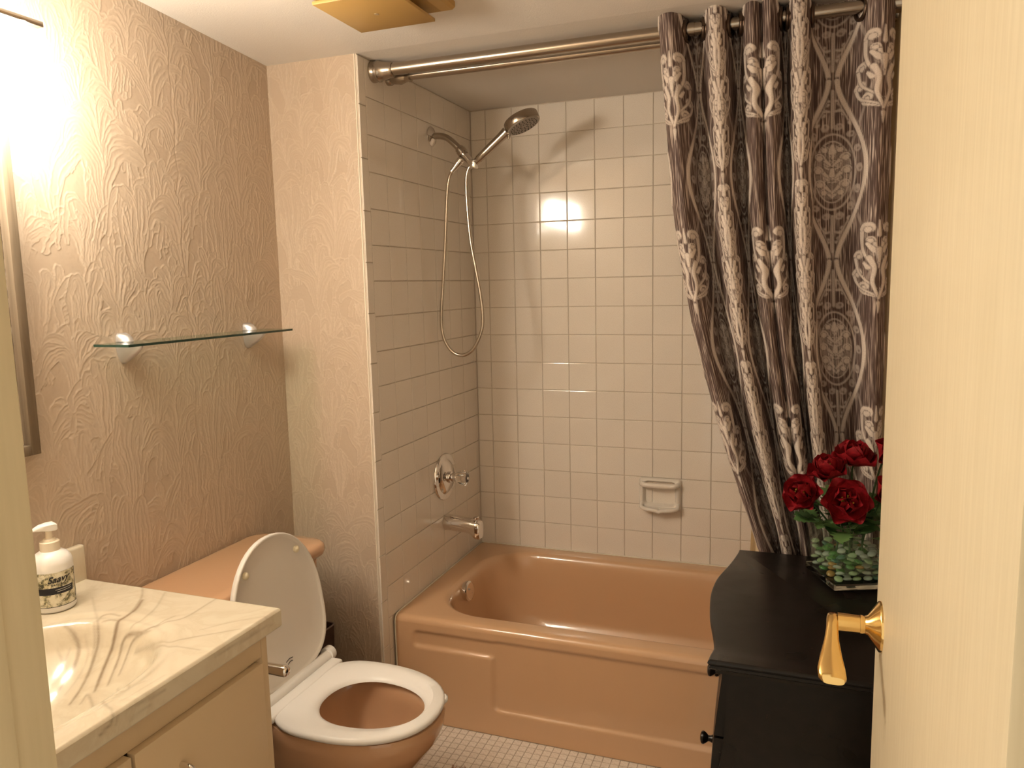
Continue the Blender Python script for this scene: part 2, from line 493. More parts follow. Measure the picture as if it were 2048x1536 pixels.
# papered left wall: embossed where the photo shows it, plain box behind
def papered(name, u0, u1, z0, z1, fn, seed, seam=None):
    W_, H_ = u1 - u0, z1 - z0
    R = wallpaper_relief(W_, H_, seed)
    if seam: R.stroke([(seam - u0, 0), (seam - u0 + .004, H_ * .5), (seam - u0, H_)], .0012, 0.0, .002, 'over')
    st = .0020
    nu, nz = int(W_ / st), int(H_ / st)
    U, Zz = np.meshgrid(np.linspace(u0, u1, nu), np.linspace(z0, z1, nz))
    rw = np.random.default_rng(seed + 50)
    def field(cell, amp):
        gy, gx = int(H_ / cell) + 4, int(W_ / cell) + 4
        Rf = Raster(gx * cell, gy * cell, cell); Rf.H = rw.normal(size=Rf.H.shape) * amp
        return Rf.sample(U - u0 + cell, Zz - z0 + cell)
    wu = field(.045, .0055) + field(.014, .0013) + field(.006, .0007); wz = field(.045, .0055) + field(.014, .0013) + field(.006, .0007)
    Hh = np.clip(R.sample(U - u0 + wu, Zz - z0 + wz), 0, 1)
    A = fn(U, Zz, Hh * .0017)
    return grid(name, A, MT['wallpaper'], attrs={'relief': Hh})
o = papered('wall_left', -1.95, YR + .002, .0, 2.25, lambda U, Z, h: np.stack([XL - .0006 + h, U, Z], -1), 3, seam=-1.23)
tag(o, kind='structure')
wl = o
box('plaster_backing', (XL - .1, YF - .1, 0), (XL - .0045, .0, 2.3), MT['plate'], wl)
box('paper_strip', (XL - .0045, YF - .1, 0), (XL + .0004, -1.949, 2.25), simple('plain_paper', (.53, .415, .305), .5), wl)
o = papered('wall_return', XL - .002, -.0108, .0, 2.13, lambda U, Z, h: np.stack([U, YR + .0006 - h, Z], -1), 11)
tag(o, kind='structure')
box('plaster_backing', (XL - .004, YR + .0045, 0), (-.0090, .0, ZC), MT['plate'], o)
# thin white edge strip where wallpaper meets tile
tag(box('trim_1', (-.0112, YR - .0016, 0), (-.0076, YR + .03, ZC), MT['trim'], None, .0008), kind='structure')

# tile helper -----------------------------------------------------------
def tile_mesh(w, h, name, t=.006, bev=.0014):
    bm = bmesh.new()
    g = .0010
    x, z = w / 2 - g, h / 2 - g
    def ring(ins, y): return [(-x + ins, y, -z + ins), (x - ins, y, -z + ins), (x - ins, y, z - ins), (-x + ins, y, z - ins)]
    bm_loft(bm, [ring(0, t), ring(0, bev * .9), ring(bev * .45, bev * .28), ring(bev * 1.5, 0)], cap0=False)
    bmesh.ops.recalc_face_normals(bm, faces=bm.faces)
    me = bpy.data.meshes.new(name); bm.to_mesh(me); bm.free(); me.materials.append(MT['tile'])
    return me
MESH = {}
def tm(w, h):
    k = (round(w, 4), round(h, 4))
    if k not in MESH: MESH[k] = tile_mesh(w, h, 'tile')
    return MESH[k]
def lay_tiles(parent, cols, rows, fn, rz, jit=.0011):
    """cols/rows: lists of (centre,size); fn(c,z)->world point of the tile face centre; local tile faces -y"""
    for cc, w in cols:
        for zc, h in rows:
            if w < .012 or h < .012: continue
            J = Matrix.Rotation(rz, 4, 'Z') @ Matrix.Rotation(RNG.gauss(0, jit), 4, 'X') @ Matrix.Rotation(RNG.gauss(0, jit), 4, 'Z')
            place_copy(tm(w, h), 'tile', fn(cc, zc), parent, J)
def spans(lines):
    return [((a + b) / 2, b - a) for a, b in zip(lines[:-1], lines[1:])]
rowlines = [.360] + [Z15 + k * P for k in range(15)] + [ZC - .002]
rows = spans(rowlines)
# back wall
x0 = .0631
wb = tag(box('wall_back', (-.1, .0032, 0), (XR + .1, .1, 2.3), MT['grout']), kind='structure')
lay_tiles(wb, spans([0.0] + [x0 + k * P for k in range(14)]), rows, lambda c, z: (c, 0, z), 0)
# tub side wall (faces +x): tiles, bullnose strip at its front edge
ws = tag(box('wall_tub_side', (-.0085, YR + .001, 0), (-.0032, .0032, ZC), MT['grout']), kind='structure')
W0 = -.789
lay_tiles(ws, spans([W0 + k * P for k in range(8)] + [-.0005]), rows, lambda c, z: (0, c, z), PI / 2)
lowrows = spans([.001, .034, .143, .2515, .360])
lay_tiles(ws, [((W0 - .765) / 2, .024)], lowrows, lambda c, z: (0, c, z), PI / 2)
bl = [.001, .12, .274] + [.428 + .154 * k for k in range(11)] + [ZC - .002]
lay_tiles(ws, [((W0 + YR) / 2 + .0005, W0 - YR - .001)], spans(bl), lambda c, z: (0, c, z), PI / 2, .001)
# right wall
wr = tag(box('wall_right', (XR + .0032, YF - .1, 0), (XR + .1, .01, 2.3), simple('right_wall_paint', (.66, .52, .39), .6)), kind='structure')
lay_tiles(wr, spans([-.0005 - k * P for k in range(8)][::-1] + []), rows, lambda c, z: (XR, c, z), -PI / 2)
# front wall with doorway (camera stands in it)
bm = bmesh.new()
DX0, DX1 = .628, 1.378
bm_box(bm, (XL - .1, YF - .10, 0), (DX0 - .018, YF, 2.3)); bm_box(bm, (DX1 + .018, YF - .10, 0), (XR + .1, YF, 2.3)); bm_box(bm, (DX0 - .018, YF - .10, 2.03), (DX1 + .018, YF, 2.3))
tag(from_bm('wall_front', bm, simple('front_wall_paint', (.62, .50, .37), .6), smooth=False), kind='structure')
# left jamb with stop, right jamb
bm = bmesh.new(); bm_box(bm, (DX0 - .020, YF - .115, 0), (DX0, YF + .004, 2.05), .002)
jl = tag(from_bm('trim_2', bm, MT['jamb'], smooth=30), kind='structure')
box('door_stop', (DX0 - .002, YF - .100, 0), (DX0 + .008, YF - .034, 2.04), MT['jamb'], jl, .002)
tag(box('trim_3', (DX1, YF - .115, 0), (DX1 + .020, YF + .002, 2.05), MT['jamb'], None, .002), kind='structure')
tag(box('trim_4', (DX0 - .110, YF + .0, 0), (DX0 - .045, YF + .012, 2.08), MT['jamb'], None, .003), kind='structure')

# floor: mosaic
fl = tag(box('floor', (XL - .1, -3.3, -.06), (XR + .1, .05, -.0012), MT['floorgrout']), kind='structure')
ft = .0262
def mosaic_mesh():
    bm = bmesh.new(); x = ft / 2 - .0011
    def ring(i, z): return [(-x + i, -x + i, z), (x - i, -x + i, z), (x - i, x - i, z), (-x + i, x - i, z)]
    bm_loft(bm, [ring(0, -.004), ring(0, -.0007), ring(.0012, 0)], cap0=False)
    bmesh.ops.recalc_face_normals(bm, faces=bm.faces)
    me = bpy.data.meshes.new('floor_tile'); bm.to_mesh(me); bm.free(); me.materials.append(MT['mosaic']); shade(me, 30); return me
fm = mosaic_mesh()
near, rest = [], []
for i in range(int((XR - XL) / ft) + 1):
    for j in range(int((2.40 - .75) / ft) + 1):
        x, y = XL + (i + .5) * ft, -.766 - j * ft
        d = (np.array((x, y, 0)) - CAM) @ CR
        px, py = 1024 + FPX * d[0] / d[1], 768 - FPX * d[2] / d[1]
        vis = d[1] > 0 and 850 < px < 1450 and 1440 < py < 1550 and x < 1.05
        (near if vis else rest).append((x, y, -py))
near.sort(key=lambda t: t[2]); 
rest += near[300:]; near = near[:300]
for x, y, _ in near: place_copy(fm, 'floor_tile', (x, y, RNG.gauss(0, .0001)), fl)
base = np.array([v.co for v in fm.vertices]); fb = [tuple(p.vertices) for p in fm.polygons]
VV = []; FF = []
for k, (x, y, _) in enumerate(rest):
    VV.append(base + (x, y, 0)); FF += [tuple(i + k * len(base) for i in f) for f in fb]
me = bpy.data.meshes.new('floor_tile_field'); me.from_pydata(np.concatenate(VV).tolist(), [], FF); me.materials.append(MT['mosaic'])
o = link(bpy.data.objects.new('floor_tile_field', me), fl); o['kind'] = 'stuff'

# ------------------------------------------------------------------ bathtub
T = thing('bathtub', 'beige built-in bathtub with embossed apron below the tiled walls', 'bathtub', (.74, -.4, 0))
RZ = .360; TF = -.757
bx0, bx1, by1 = .0006, XR - .0006, -.0006
def tub_body():
    bm = bmesh.new(); N = 10
    rings = []
    def ring(x0, x1, y0, y1, r, z): return rrect(x0, x1, y0, y1, r, N, z)
    rings.append(ring(bx0, bx1, TF + .004, by1, .004, .32))
    rings.append(ring(bx0, bx1, TF + .002, by1, .004, RZ - .020))
    rings.append(ring(bx0, bx1, TF + .006, by1, .005, RZ - .008))
    rings.append(ring(bx0 + .002, bx1 - .002, TF + .014, by1, .012, RZ - .001))
    rings.append(ring(bx0 + .006, bx1 - .006, TF + .024, by1 - .004, .02, RZ))
    prof = [(0, 0), (.006, -.0012), (.014, -.006), (.022, -.016), (.028, -.034), (.036, -.075), (.046, -.15), (.060, -.235), (.078, -.272), (.11, -.295), (.16, -.303)]
    for d, dz in prof:
        k = 1 + d * 1.6
        rings.append(ring(.078 + d * 1.05, 1.405 - d * 3.0, -.690 + d * .75, -.060 - d * .75, max(.19 - d * .35, .08), RZ + dz))
    bm_loft(bm, rings, cap0=False)
    return from_bm('basin', bm, MT['tub'], T, 60)
tub_body()
# apron with recessed panel
nx, nz = 250, 90
X, Zz = np.meshgrid(np.linspace(bx0, bx1, nx), np.linspace(0.0, RZ - .019, nz))
def sdbox(x0, x1, z0, z1, r):
    dx = np.abs(X - (x0 + x1) / 2) - (x1 - x0) / 2 + r; dz = np.abs(Zz - (z0 + z1) / 2) - (z1 - z0) / 2 + r
    return np.minimum(np.maximum(dx, dz), 0) + np.hypot(np.maximum(dx, 0), np.maximum(dz, 0)) - r
a, b = sdbox(.072, 1.415, .262, .312, .012), sdbox(.345, 1.142, .083, .312, .02)
k = .012; hh = np.clip(.5 + .5 * (b - a) / k, 0, 1); sd = b * (1 - hh) + a * hh - k * hh * (1 - hh)
rec = .0095 * smooth01(.5 - sd / .016)
slope = .012 * (1 - Zz / .34)
A = np.stack([X, TF + .002 + rec + slope * .25, Zz], -1)
grid('apron', A, MT['tub'], T)
tube('caulk', [(.0034, TF + .03, RZ + .001), (.0034, -.0034, RZ + .001), (XR - .0034, -.0034, RZ + .001), (XR - .0034, TF + .03, RZ + .001)], .0030, MT['trim'], T, 8)
tube('caulk', [(.003, TF + .004, .003), (.003, TF + .001, RZ - .02), (.003, TF + .010, RZ - .004), (.0034, TF + .03, RZ + .001)], .0026, MT['trim'], T, 8)
# overflow plate
oc = Vector((.1185, -.424, .325)); ax = Vector((1, -.05, .12)).normalized()
ov = lathe('overflow_plate', oc, ax, [(-.008, .034), (.0, .036), (.008, .036), (.0115, .033), (.013, .028), (.0125, .010), (.0125, 0)], MT['chrome'], T, 32)
for s in (-1, 1):
    lathe('screw', oc + ax * .0122 + Vector((0, .7, -.7)) * .016 * s, ax, [(0, .0038), (.002, .0034), (.0026, 0)], MT['grey'], ov, 10)
# ------------------------------------------------------------------ toilet
CY = -1.305
def egg(x0, x1, w, z, n=48, ex=2.2, cy=CY, eb=3.0):
    """egg outline: flat-ish back at x0, rounded tip at x1"""
    out = []
    xm = x0 + (x1 - x0) * .42
    for k in range(n):
        a = 2 * PI * k / n; c, s = math.cos(a), math.sin(a)
        e = ex if c > 0 else eb
        cx = math.copysign(abs(c) ** (2 / e), c); sy = math.copysign(abs(s) ** (2 / e), s)
        out.append(Vector((xm + (cx * (x1 - xm) if c > 0 else cx * (xm - x0)), cy + sy * w, z)))
    return out
TO = thing('toilet', 'beige toilet with white seat, its lid raised against the tank', 'toilet', (.1, CY, 0))
bm = bmesh.new()
rings = [egg(-.15, .285, .112, .0), egg(-.15, .280, .108, .03), egg(-.14, .262, .100, .09), egg(-.12, .275, .104, .15), egg(-.09, .325, .125, .21), egg(-.05, .372, .146, .265),
         egg(-.02, .402, .160, .305), egg(-.005, .412, .165, .318), egg(-.005, .415, .166, .326), egg(.0, .424, .171, .345), egg(.0, .428, .173, .372), egg(.003, .424, .170, .382),
         egg(.03, .40, .150, .384), egg(.06, .385, .128, .380), egg(.075, .375, .118, .36), egg(.08, .37, .118, .33), egg(.10, .35, .108, .27), egg(.14, .31, .085, .21), egg(.17, .27, .05, .185)]
bm_loft(bm, rings)
from_bm('bowl', bm, MT['porcelain'], TO, 60)
pyd('water', egg(.118, .338, .098, .238), [tuple(range(48))], MT['water'], TO, False)
box('bowl_shelf', (-.12, CY - .15, .31), (.03, CY + .15, .375), MT['porcelain'], TO, .02, 4)
# tank
bm = bmesh.new()
def tring(x0, x1, hw, r, z, bow=.02):
    out = []
    for v in rrect(x0, x1, CY - hw, CY + hw, r, 8, z):
        f = (v.x - x0) / (x1 - x0); v.x += bow * f * (1 - ((v.y - CY) / hw) ** 2); out.append(v)
    return out
bm_loft(bm, [tring(-.295, -.085, .245, .04, .372), tring(-.300, -.075, .255, .045, .42), tring(-.303, -.068, .268, .045, .668)])
from_bm('tank', bm, MT['porcelain'], TO, 60)
bm = bmesh.new()
bm_loft(bm, [tring(-.308, -.066, .280, .05, .660), tring(-.312, -.058, .296, .055, .667), tring(-.314, -.056, .300, .055, .678), tring(-.313, -.058, .298, .055, .690),
             tring(-.308, -.066, .288, .05, .698), tring(-.295, -.09, .26, .045, .7015)])
from_bm('tank_lid', bm, MT['porcelain'], TO, 60)
# seat ring
bm = bmesh.new()
def seat_o(d, z): return egg(.022 + d, .427 - d, .181 - d, z)
def seat_i(d, z): return egg(.112 - d, .380 + d, .108 + d, z, ex=2.05, eb=2.15)
rs = [seat_i(.0, .388), seat_o(.012, .386), seat_o(.003, .389), seat_o(.0, .395), seat_o(.001, .401), seat_o(.008, .4055), seat_o(.03, .4075), seat_i(.03, .404), seat_i(.012, .399), seat_i(.003, .394), seat_i(.0, .388)]
bm_loft(bm, rs, cap0=False, cap1=False); bmesh.ops.remove_doubles(bm, verts=bm.verts, dist=1e-5)
st = from_bm('seat', bm, MT['white'], TO, 60)
bm = bmesh.new(); bm_loft(bm, [[Vector((.393 + .025 * math.cos(a) * r_, CY + .070 + .026 * math.sin(a) * r_, z)) for a in np.linspace(0, 2 * PI, 20, endpoint=False)] for r_, z in ((.8, .388), (1, .391), (1, .397), (.8, .4005))])
from_bm('lift_tab', bm, MT['white'], st, 60)
# hinge bar
tube('hinge_bar', [(.012, CY - .166, .412), (.012, CY + .158, .412)], .0155, MT['white'], TO, 20, 40)
box('hinge_strip', (.012, CY - .155, .389), (.06, CY + .155, .409), MT['white'], TO, .006, 3)
# lid, leaning back
hx, hz = .006, .418; tx, tz = -.047, .802
ang = math.atan2(hx - tx, tz - hz)
Ll = math.hypot(hx - tx, tz - hz)
def lidp(u, v, w): # u up the lid, v across, w out of its inner face
    return Vector((hx - math.sin(ang) * u + math.cos(ang) * w, CY + v, hz + math.cos(ang) * u + math.sin(ang) * w))
def lidring(d, w, n=56):
    out = []
    for k in range(n):
        a = 2 * PI * k / n; c, s = math.cos(a), math.sin(a)
        e = 2.15 if c > 0 else 3.2
        um = Ll * .43
        U = um + math.copysign(abs(c) ** (2 / e), c) * ((Ll - um - d) if c > 0 else (um - d))
        Vv = math.copysign(abs(s) ** (2 / e), s) * (.178 - d)
        out.append(lidp(U, Vv, w))
    return out
bm = bmesh.new()
bm_loft(bm, [lidring(.03, -.014), lidring(.006, -.012), lidring(.0, -.006), lidring(.0, .004), lidring(.002, .007), lidring(.006, .007), lidring(.009, .004), lidring(.012, .0), lidring(.06, .0)])
ld = from_bm('seat_lid', bm, MT['lidshade'], TO, 60)
for v in (-.102, .102):
    lathe('bumper', lidp(.318, v, -.001), (math.cos(ang), 0, math.sin(ang)), [(0, .0095), (.006, .0095), (.009, .007), (.0105, 0)], simple('cream_bumper', (.80, .72, .52), .4), ld, 14)
for u0, v0, v1 in ((.052, -.012, .016), (.044, -.006, .014)):
    tube('logo_mark', [lidp(u0, v0, .0004), lidp(u0 + .004, (v0 + v1) / 2, .0006), lidp(u0 + .002, v1, .0004)], .0009, MT['ink'], ld, 6)
for v in (-.166, .160):
    lathe('hinge_cap', (.010, CY + v - .011, .414), (0, 1, 0), [(0, .017), (.002, .0205), (.020, .0205), (.022, .017), (.022, 0)], MT['white'], TO, 24)

# slim dark bin behind the toilet
bn = thing('waste_bin', 'slim dark brown bin standing behind the raised toilet lid', 'bin', (-.19, -.93, 0))
bm = bmesh.new()
def br(x0, x1, y0, y1, z): return rrect(x0, x1, y0, y1, .012, 4, z)
bm_loft(bm, [br(-.285, -.168, -.985, -.86, .0), br(-.292, -.162, -.992, -.853, .352), br(-.288, -.166, -.988, -.857, .352), br(-.281, -.172, -.981, -.864, .01)])
from_bm('bin_body', bm, MT['bin'], bn, 40)
tube('bin_rim', [tuple(v) for v in br(-.292, -.162, -.992, -.853, .351)] + [tuple(br(-.292, -.162, -.992, -.853, .351)[0])], .0025, simple('bin_rim_grey', (.25, .2, .18), .4), bn, 6)

# ------------------------------------------------------------------ vanity
VX, VY = .207, -1.640
ct = thing('vanity_cabinet', 'cream laminate vanity cabinet under the marble countertop', 'cabinet', (-.05, -2.0, 0))
bm = bmesh.new(); bm_box(bm, (XL + .002, VY - .018, .0), (VX, VY, .7395), .0012); bm_box(bm, (XL + .002, YF + .012, .0), (VX, YF + .030, .7395)); bm_box(bm, (VX - .018, YF + .031, .682), (VX, VY - .019, .7395)); bm_box(bm, (VX - .018, YF + .031, .09), (VX, VY - .019, .135)); bm_box(bm, (XL + .002, YF + .031, .09), (VX - .019, VY - .019, .108)); bm_box(bm, (VX - .085, YF + .031, 0), (VX - .07, VY - .019, .09)); bm_box(bm, (VX - .018, -1.70, .134), (VX, VY - .019, .683))
from_bm('body', bm, MT['vanity'], ct, 30)
dr = box('cabinet_door', (VX - .0005, -1.999, .12), (VX + .017, -1.676, .682), MT['vanity'], ct, .0015)
def bar_pull(parent, y, z1, z0, x):
    p = [(x, y, z1 - .012), (x + .022, y, z1 - .012)]
    pl = tube('handle', [(x - .001, y, z1 - .014), (x + .018, y, z1 - .014), (x + .025, y, z1 - .018), (x + .026, y, z1 - .03), (x + .026, y, z0 + .03), (x + .025, y, z0 + .018), (x + .018, y, z0 + .014), (x - .001, y, z0 + .014)], .0055, MT['chrome'], parent, 12)
bar_pull(dr, -1.905, .620, .50, VX + .017)
dr2 = box('cabinet_door', (VX - .0005, -2.335, .12), (VX + .017, -2.006, .682), MT['vanity'], ct, .0015)
bar_pull(dr2, -2.10, .620, .50, VX + .017)
# countertop with moulded basin
ctop = thing('vanity_countertop', 'cream cultured marble countertop with brown veins and moulded basin', 'countertop', (-.05, -2.0, .742))
CZ = .780; cx0, cx1, cy0, cy1 = XL + .001, .236, YF + .012, -1.625
bcx, bcy, bax, bay = -.020, -2.015, .205, .252
def bas(x, y):
    r = (np.abs((x - bcx) / bax) ** 2.35 + np.abs((y - bcy) / bay) ** 2.35) ** (1 / 2.35)
    d = np.where(r < 1, .135 * (1 - np.clip(r, 0, 1) ** 2.1) ** .9, 0)
    lip = -.0045 * smooth01((1.10 - r) / .10) * 1.0
    return -d * smooth01((1.0 - r) / .16 + .0) + lip
def vein_points(pxs):
    out = []
    for px, py in pxs:
        d = unproj(px, py); t0 = (CZ + .001 - CAM[2]) / d[2]
        ts = t0 + np.linspace(0, .35, 700)
        Q = CAM[None, :] + ts[:, None] * d[None, :]
        gap = Q[:, 2] - (CZ + bas(Q[:, 0], Q[:, 1]))
        p = Q[int(np.argmax(gap <= 0))] if (gap <= 0).any() else Q[0]
        out.append((p[0] - cx0, p[1] - cy0))
    return out
VR = Raster(cx1 - cx0, cy1 - cy0, .0022)
veins = [ # pixel polylines of the streaks, cast onto the top
 ([(285, 1200), (268, 1222), (240, 1240), (232, 1262), (226, 1290), (214, 1322), (200, 1355), (190, 1382)], .0042, .75),
 ([(232, 1262), (222, 1300), (208, 1340), (196, 1372)], .0028, .6),
 ([(195, 1240), (197, 1275), (190, 1310), (178, 1345), (160, 1380), (140, 1408)], .0034, .62),
 ([(188, 1245), (190, 1280), (184, 1310)], .002, .4),
 ([(130, 1252), (148, 1270), (158, 1298), (150, 1330), (130, 1362), (108, 1395)], .0042, .55),
 ([(318, 1250), (290, 1262), (258, 1270), (244, 1290), (238, 1315), (226, 1345), (216, 1370)], .0026, .72),
 ([(300, 1262), (270, 1278), (258, 1300), (250, 1322), (238, 1350)], .0022, .65),
 ([(350, 1232), (300, 1256), (262, 1268), (250, 1276), (244, 1300), (232, 1336)], .002, .5),
 ([(400, 1300), (330, 1292), (295, 1296), (270, 1306)], .0018, .45),
 ([(480, 1258), (400, 1272), (340, 1285), (300, 1292), (272, 1300)], .002, .42),
 ([(470, 1175), (420, 1205), (370, 1235), (330, 1245), (310, 1255)], .002, .45),
 ([(330, 1185), (312, 1215), (290, 1235), (262, 1256)], .0018, .42),
 ([(285, 1172), (283, 1195), (262, 1225), (242, 1240)], .0022, .5),
 ([(198, 1240), (205, 1232), (222, 1228), (240, 1232)], .0026, .45), ([(205, 1244), (222, 1240), (238, 1242)], .0022, .5),
 ([(185, 1195), (190, 1220), (196, 1242)], .0016, .35), ([(545, 1230), (460, 1245), (400, 1260)], .0014, .3),
 ([(160, 1408), (182, 1400), (205, 1402), (222, 1418), (226, 1432)], .0024, .5),
 ([(235, 1378), (258, 1372), (240, 1384)], .0016, .45), ([(225, 1392), (250, 1382), (290, 1362)], .0014, .3),
 ([(240, 1402), (260, 1392), (330, 1350)], .0012, .28), ([(140, 1300), (122, 1340), (105, 1370)], .003, .3), ([(115, 1300), (126, 1330), (112, 1365)], .003, .25),
 ([(170, 1270), (176, 1310), (160, 1350), (130, 1390)], .0018, .3)]
for pts, w, v in veins:
    q_ = [tuple(p) for p in catmull(vein_points(pts), 5)]
    n_ = len(q_); rr_ = random.Random(n_)
    ws_ = [w * .75 * (.55 + .45 * math.sin(PI * (i + 1) / (n_ + 1))) * rr_.uniform(.85, 1.15) for i in range(n_)]
    VR.stroke(q_, [x * 1.2 for x in ws_], min(1, v * 1.05), .0042)
    VR.stroke([(a + .004, b + .002) for a, b in q_], [x * 2.2 for x in ws_], v * .22, .010)
nx, ny = int((cx1 - cx0) / .0025), int((cy1 - cy0) / .0025)
rX = np.linspace(cx0, cx1, nx); rY = np.linspace(cy0, cy1, ny)
X, Y = np.meshgrid(rX, rY)
edge = np.minimum(cx1 - X, cy1 - Y)
Zt = CZ + bas(X, Y) - .006 * (1 - np.sqrt(np.clip(1 - (1 - np.clip(edge / .006, 0, 1)) ** 2, 0, 1)))
vein = VR.sample(X - cx0, Y - cy0)
A = np.stack([X, Y, Zt], -1)
# skirt: drop down front and end edges
def addrow(A, vals, axis, n=6):
    return A
grid('top', A, MT['marble'], ctop, attrs={'vein': np.clip(vein, 0, 1)})
def skirt(pts, name):
    zz = np.linspace(CZ - .006, .742, 8)
    B = np.array([[(p[0], p[1], z) for p in pts] for z in zz])
    return B
fr = skirt([(cx1, y) for y in rY], 'f')
# front edge keeps the streak running over it
vr = []
sv = VR.sample(np.full((8, ny), cx1 - cx0 - .002), np.tile(rY - cy0, (8, 1)))
R2 = Raster(cy1 - cy0, .06, .0022)
def edge_pts(pxs):
    o = []
    for px, py in pxs:
        d = unproj(px, py); t = (cx1 - CAM[0]) / d[0]; p = CAM + t * d; o.append((p[1] - cy0, p[2] - .735))
    return o
for pts, w, v in (([(226, 1430), (222, 1448), (200, 1470)], .002, .6), ([(236, 1425), (232, 1450)], .0016, .3), ([(330, 1380), (290, 1402), (240, 1420)], .002, .35), ([(520, 1262), (470, 1290), (430, 1312)], .002, .35), ([(545, 1248), (500, 1268)], .0015, .3), ([(300, 1410), (260, 1440)], .0018, .25)):
    R2.stroke(edge_pts(pts), w, v, .004)
YY, ZZ = np.meshgrid(rY - cy0, np.linspace(CZ - .006, .742, 8) - .735)
grid('front_edge', fr, MT['marble'], ctop, attrs={'vein': R2.sample(YY, ZZ)})
grid('end_edge', skirt([(x, cy1) for x in rX], 'e'), MT['marble'], ctop, attrs={'vein': np.zeros((8, nx))})
for lo, hi in (((cx0, bcy + bay, .7400), (cx1 - .001, cy1 - .001, .7415)), ((bcx + bax, cy0, .7400), (cx1 - .001, bcy + bay, .7415))):
    box('underside', lo, hi, MT['plate'], ctop)
# backsplash
bm = bmesh.new(); bm_box(bm, (XL + .0015, cy0, CZ - .01), (XL + .021, cy1 + .001, CZ + .082), .006, 3)
me_ob = from_bm('backsplash', bm, MT['marble'], ctop, 40)
# toilet paper holder on the side of the vanity
tp = thing('toilet_paper_holder', 'chrome toilet paper holder arm on the vanity side', 'holder', (.075, VY, .613))
lathe('wall_plate', (.075, VY, .613), (0, 1, 0), [(0, .022), (.004, .022), (.007, .016), (.007, 0)], MT['chrome'], tp, 24)
lathe('post', (.075, VY + .004, .613), (0, 1, 0), [(0, .009), (.050, .009), (.064, .010), (.068, .007), (.068, 0)], MT['chrome'], tp, 24)
lathe('arm', (.066, VY + .058, .613), (1, 0, 0), [(0, .011), (.06, .0115), (.130, .0128), (.138, .0126), (.143, .010), (.145, .006), (.1455, 0)], MT['chrome'], tp, 24)

# ------------------------------------------------------------------ soap bottle
SB = Vector((-.222, -1.768, CZ + .0002))
sb = thing('soap_dispenser', 'white pump bottle of hand soap with printed label by the backsplash', 'soap bottle', SB)
RB = .039
lathe('bottle', SB, (0, 0, 1), [(0, .033), (.001, .036), (.005, RB), (.098, RB), (.108, .037), (.117, .031), (.123, .022), (.126, .016), (.127, 0)], MT['white'], sb, 40)
pm = lathe('pump_collar', SB + Vector((0, 0, .122)), (0, 0, 1), [(0, .0185), (.021, .0185), (.0225, .017), (.0225, .0125), (.027, .0115), (.028, .0065), (.0455, .0058), (.0455, 0)], simple('cream_pump', (.80, .72, .58), .35), sb, 30)
bm = bmesh.new()
hd = Vector((-.35, -.94, 0)).normalized(); sd_ = Vector((hd.y, -hd.x, 0)); hb = SB + Vector((0, 0, .166))
prof = [(-.014, .011, .0, .013), (-.010, .0125, -.001, .016), (.002, .012, .0, .0165), (.016, .009, .003, .015), (.026, .0055, .004, .011), (.029, .0045, .0045, .009)]
bm_loft(bm, [[hb + hd * u + sd_ * (w * s) + Vector((0, 0, z)) for s, z in ((-1, z0 + .002), (-.7, z0), (.7, z0), (1, z0 + .002), (1, z1 - .003), (.6, z1), (-.6, z1), (-1, z1 - .003))] for u, w, z0, z1 in prof])
from_bm('pump_head', bm, MT['white'], pm, 50)
# wrap-around label
LA = math.atan2(CAM[1] - SB.y, CAM[0] - SB.x)     # label faces roughly the doorway
def onb(a, z, r=RB + .0004): return Vector((SB.x + r * math.cos(LA + a), SB.y + r * math.sin(LA + a), SB.z + z))
na = 40; aa = np.linspace(-1.35, 1.25, na); zz = np.linspace(.014, .086, 12)
lb = grid('label', np.array([[onb(a, z) for a in aa] for z in zz]), MT['label'], sb)
grid('band', np.array([[onb(a, z + .0, RB + .0007) for a in np.linspace(-1.35, .98, 30)] for z in (.0405, .046, .052, .0545)]), MT['ink'], lb)
tube('label_border', [onb(1.25, z, RB + .0004) for z in np.linspace(.014, .086, 6)], .0006, MT['ink'], lb, 6)
tube('label_border', [onb(a, .014, RB + .0004) for a in aa], .0006, MT['ink'], lb, 6)
def wrap_text(txt, size, a_mid, z, mat, parent, r, shear=0.0, bold=0.0, tilt=0.0, space=1.0):
    cu = bpy.data.curves.new('t', 'FONT'); cu.body = txt; cu.size = size; cu.align_x = 'CENTER'; cu.align_y = 'CENTER'; cu.shear = shear; cu.offset = bold; cu.space_character = space; cu.resolution_u = 3
    ob = bpy.data.objects.new('t', cu); COL.objects.link(ob)
    dg = bpy.context.evaluated_depsgraph_get(); dg.update()
    me = bpy.data.meshes.new_from_object(ob.evaluated_get(dg))
    V = [tuple(onb(a_mid + v.co.x / r, z + v.co.y + v.co.x * tilt, r)) for v in me.vertices]; F = [tuple(p.vertices) for p in me.polygons]
    bpy.data.objects.remove(ob); bpy.data.meshes.remove(me)
    return pyd('lettering', V, F, mat, parent, False)
wrap_text('Saavy', .0185, .22, .0715, MT['ink'], lb, RB + .0009, .35, .0004, .06)
wrap_text('NATURALS', .0052, .26, .0605, MT['ink'], lb, RB + .0009, 0, .0001, .06, 1.3)
for k, (a0, a1, z) in enumerate(((.05, .85, .0495), (.12, .85, .0455))):
    tube('print_line', [onb(a, z + (a - a0) * .002, RB + .0008) for a in np.linspace(a0, a1, 10)], .0004, MT['ink2'], lb, 4)

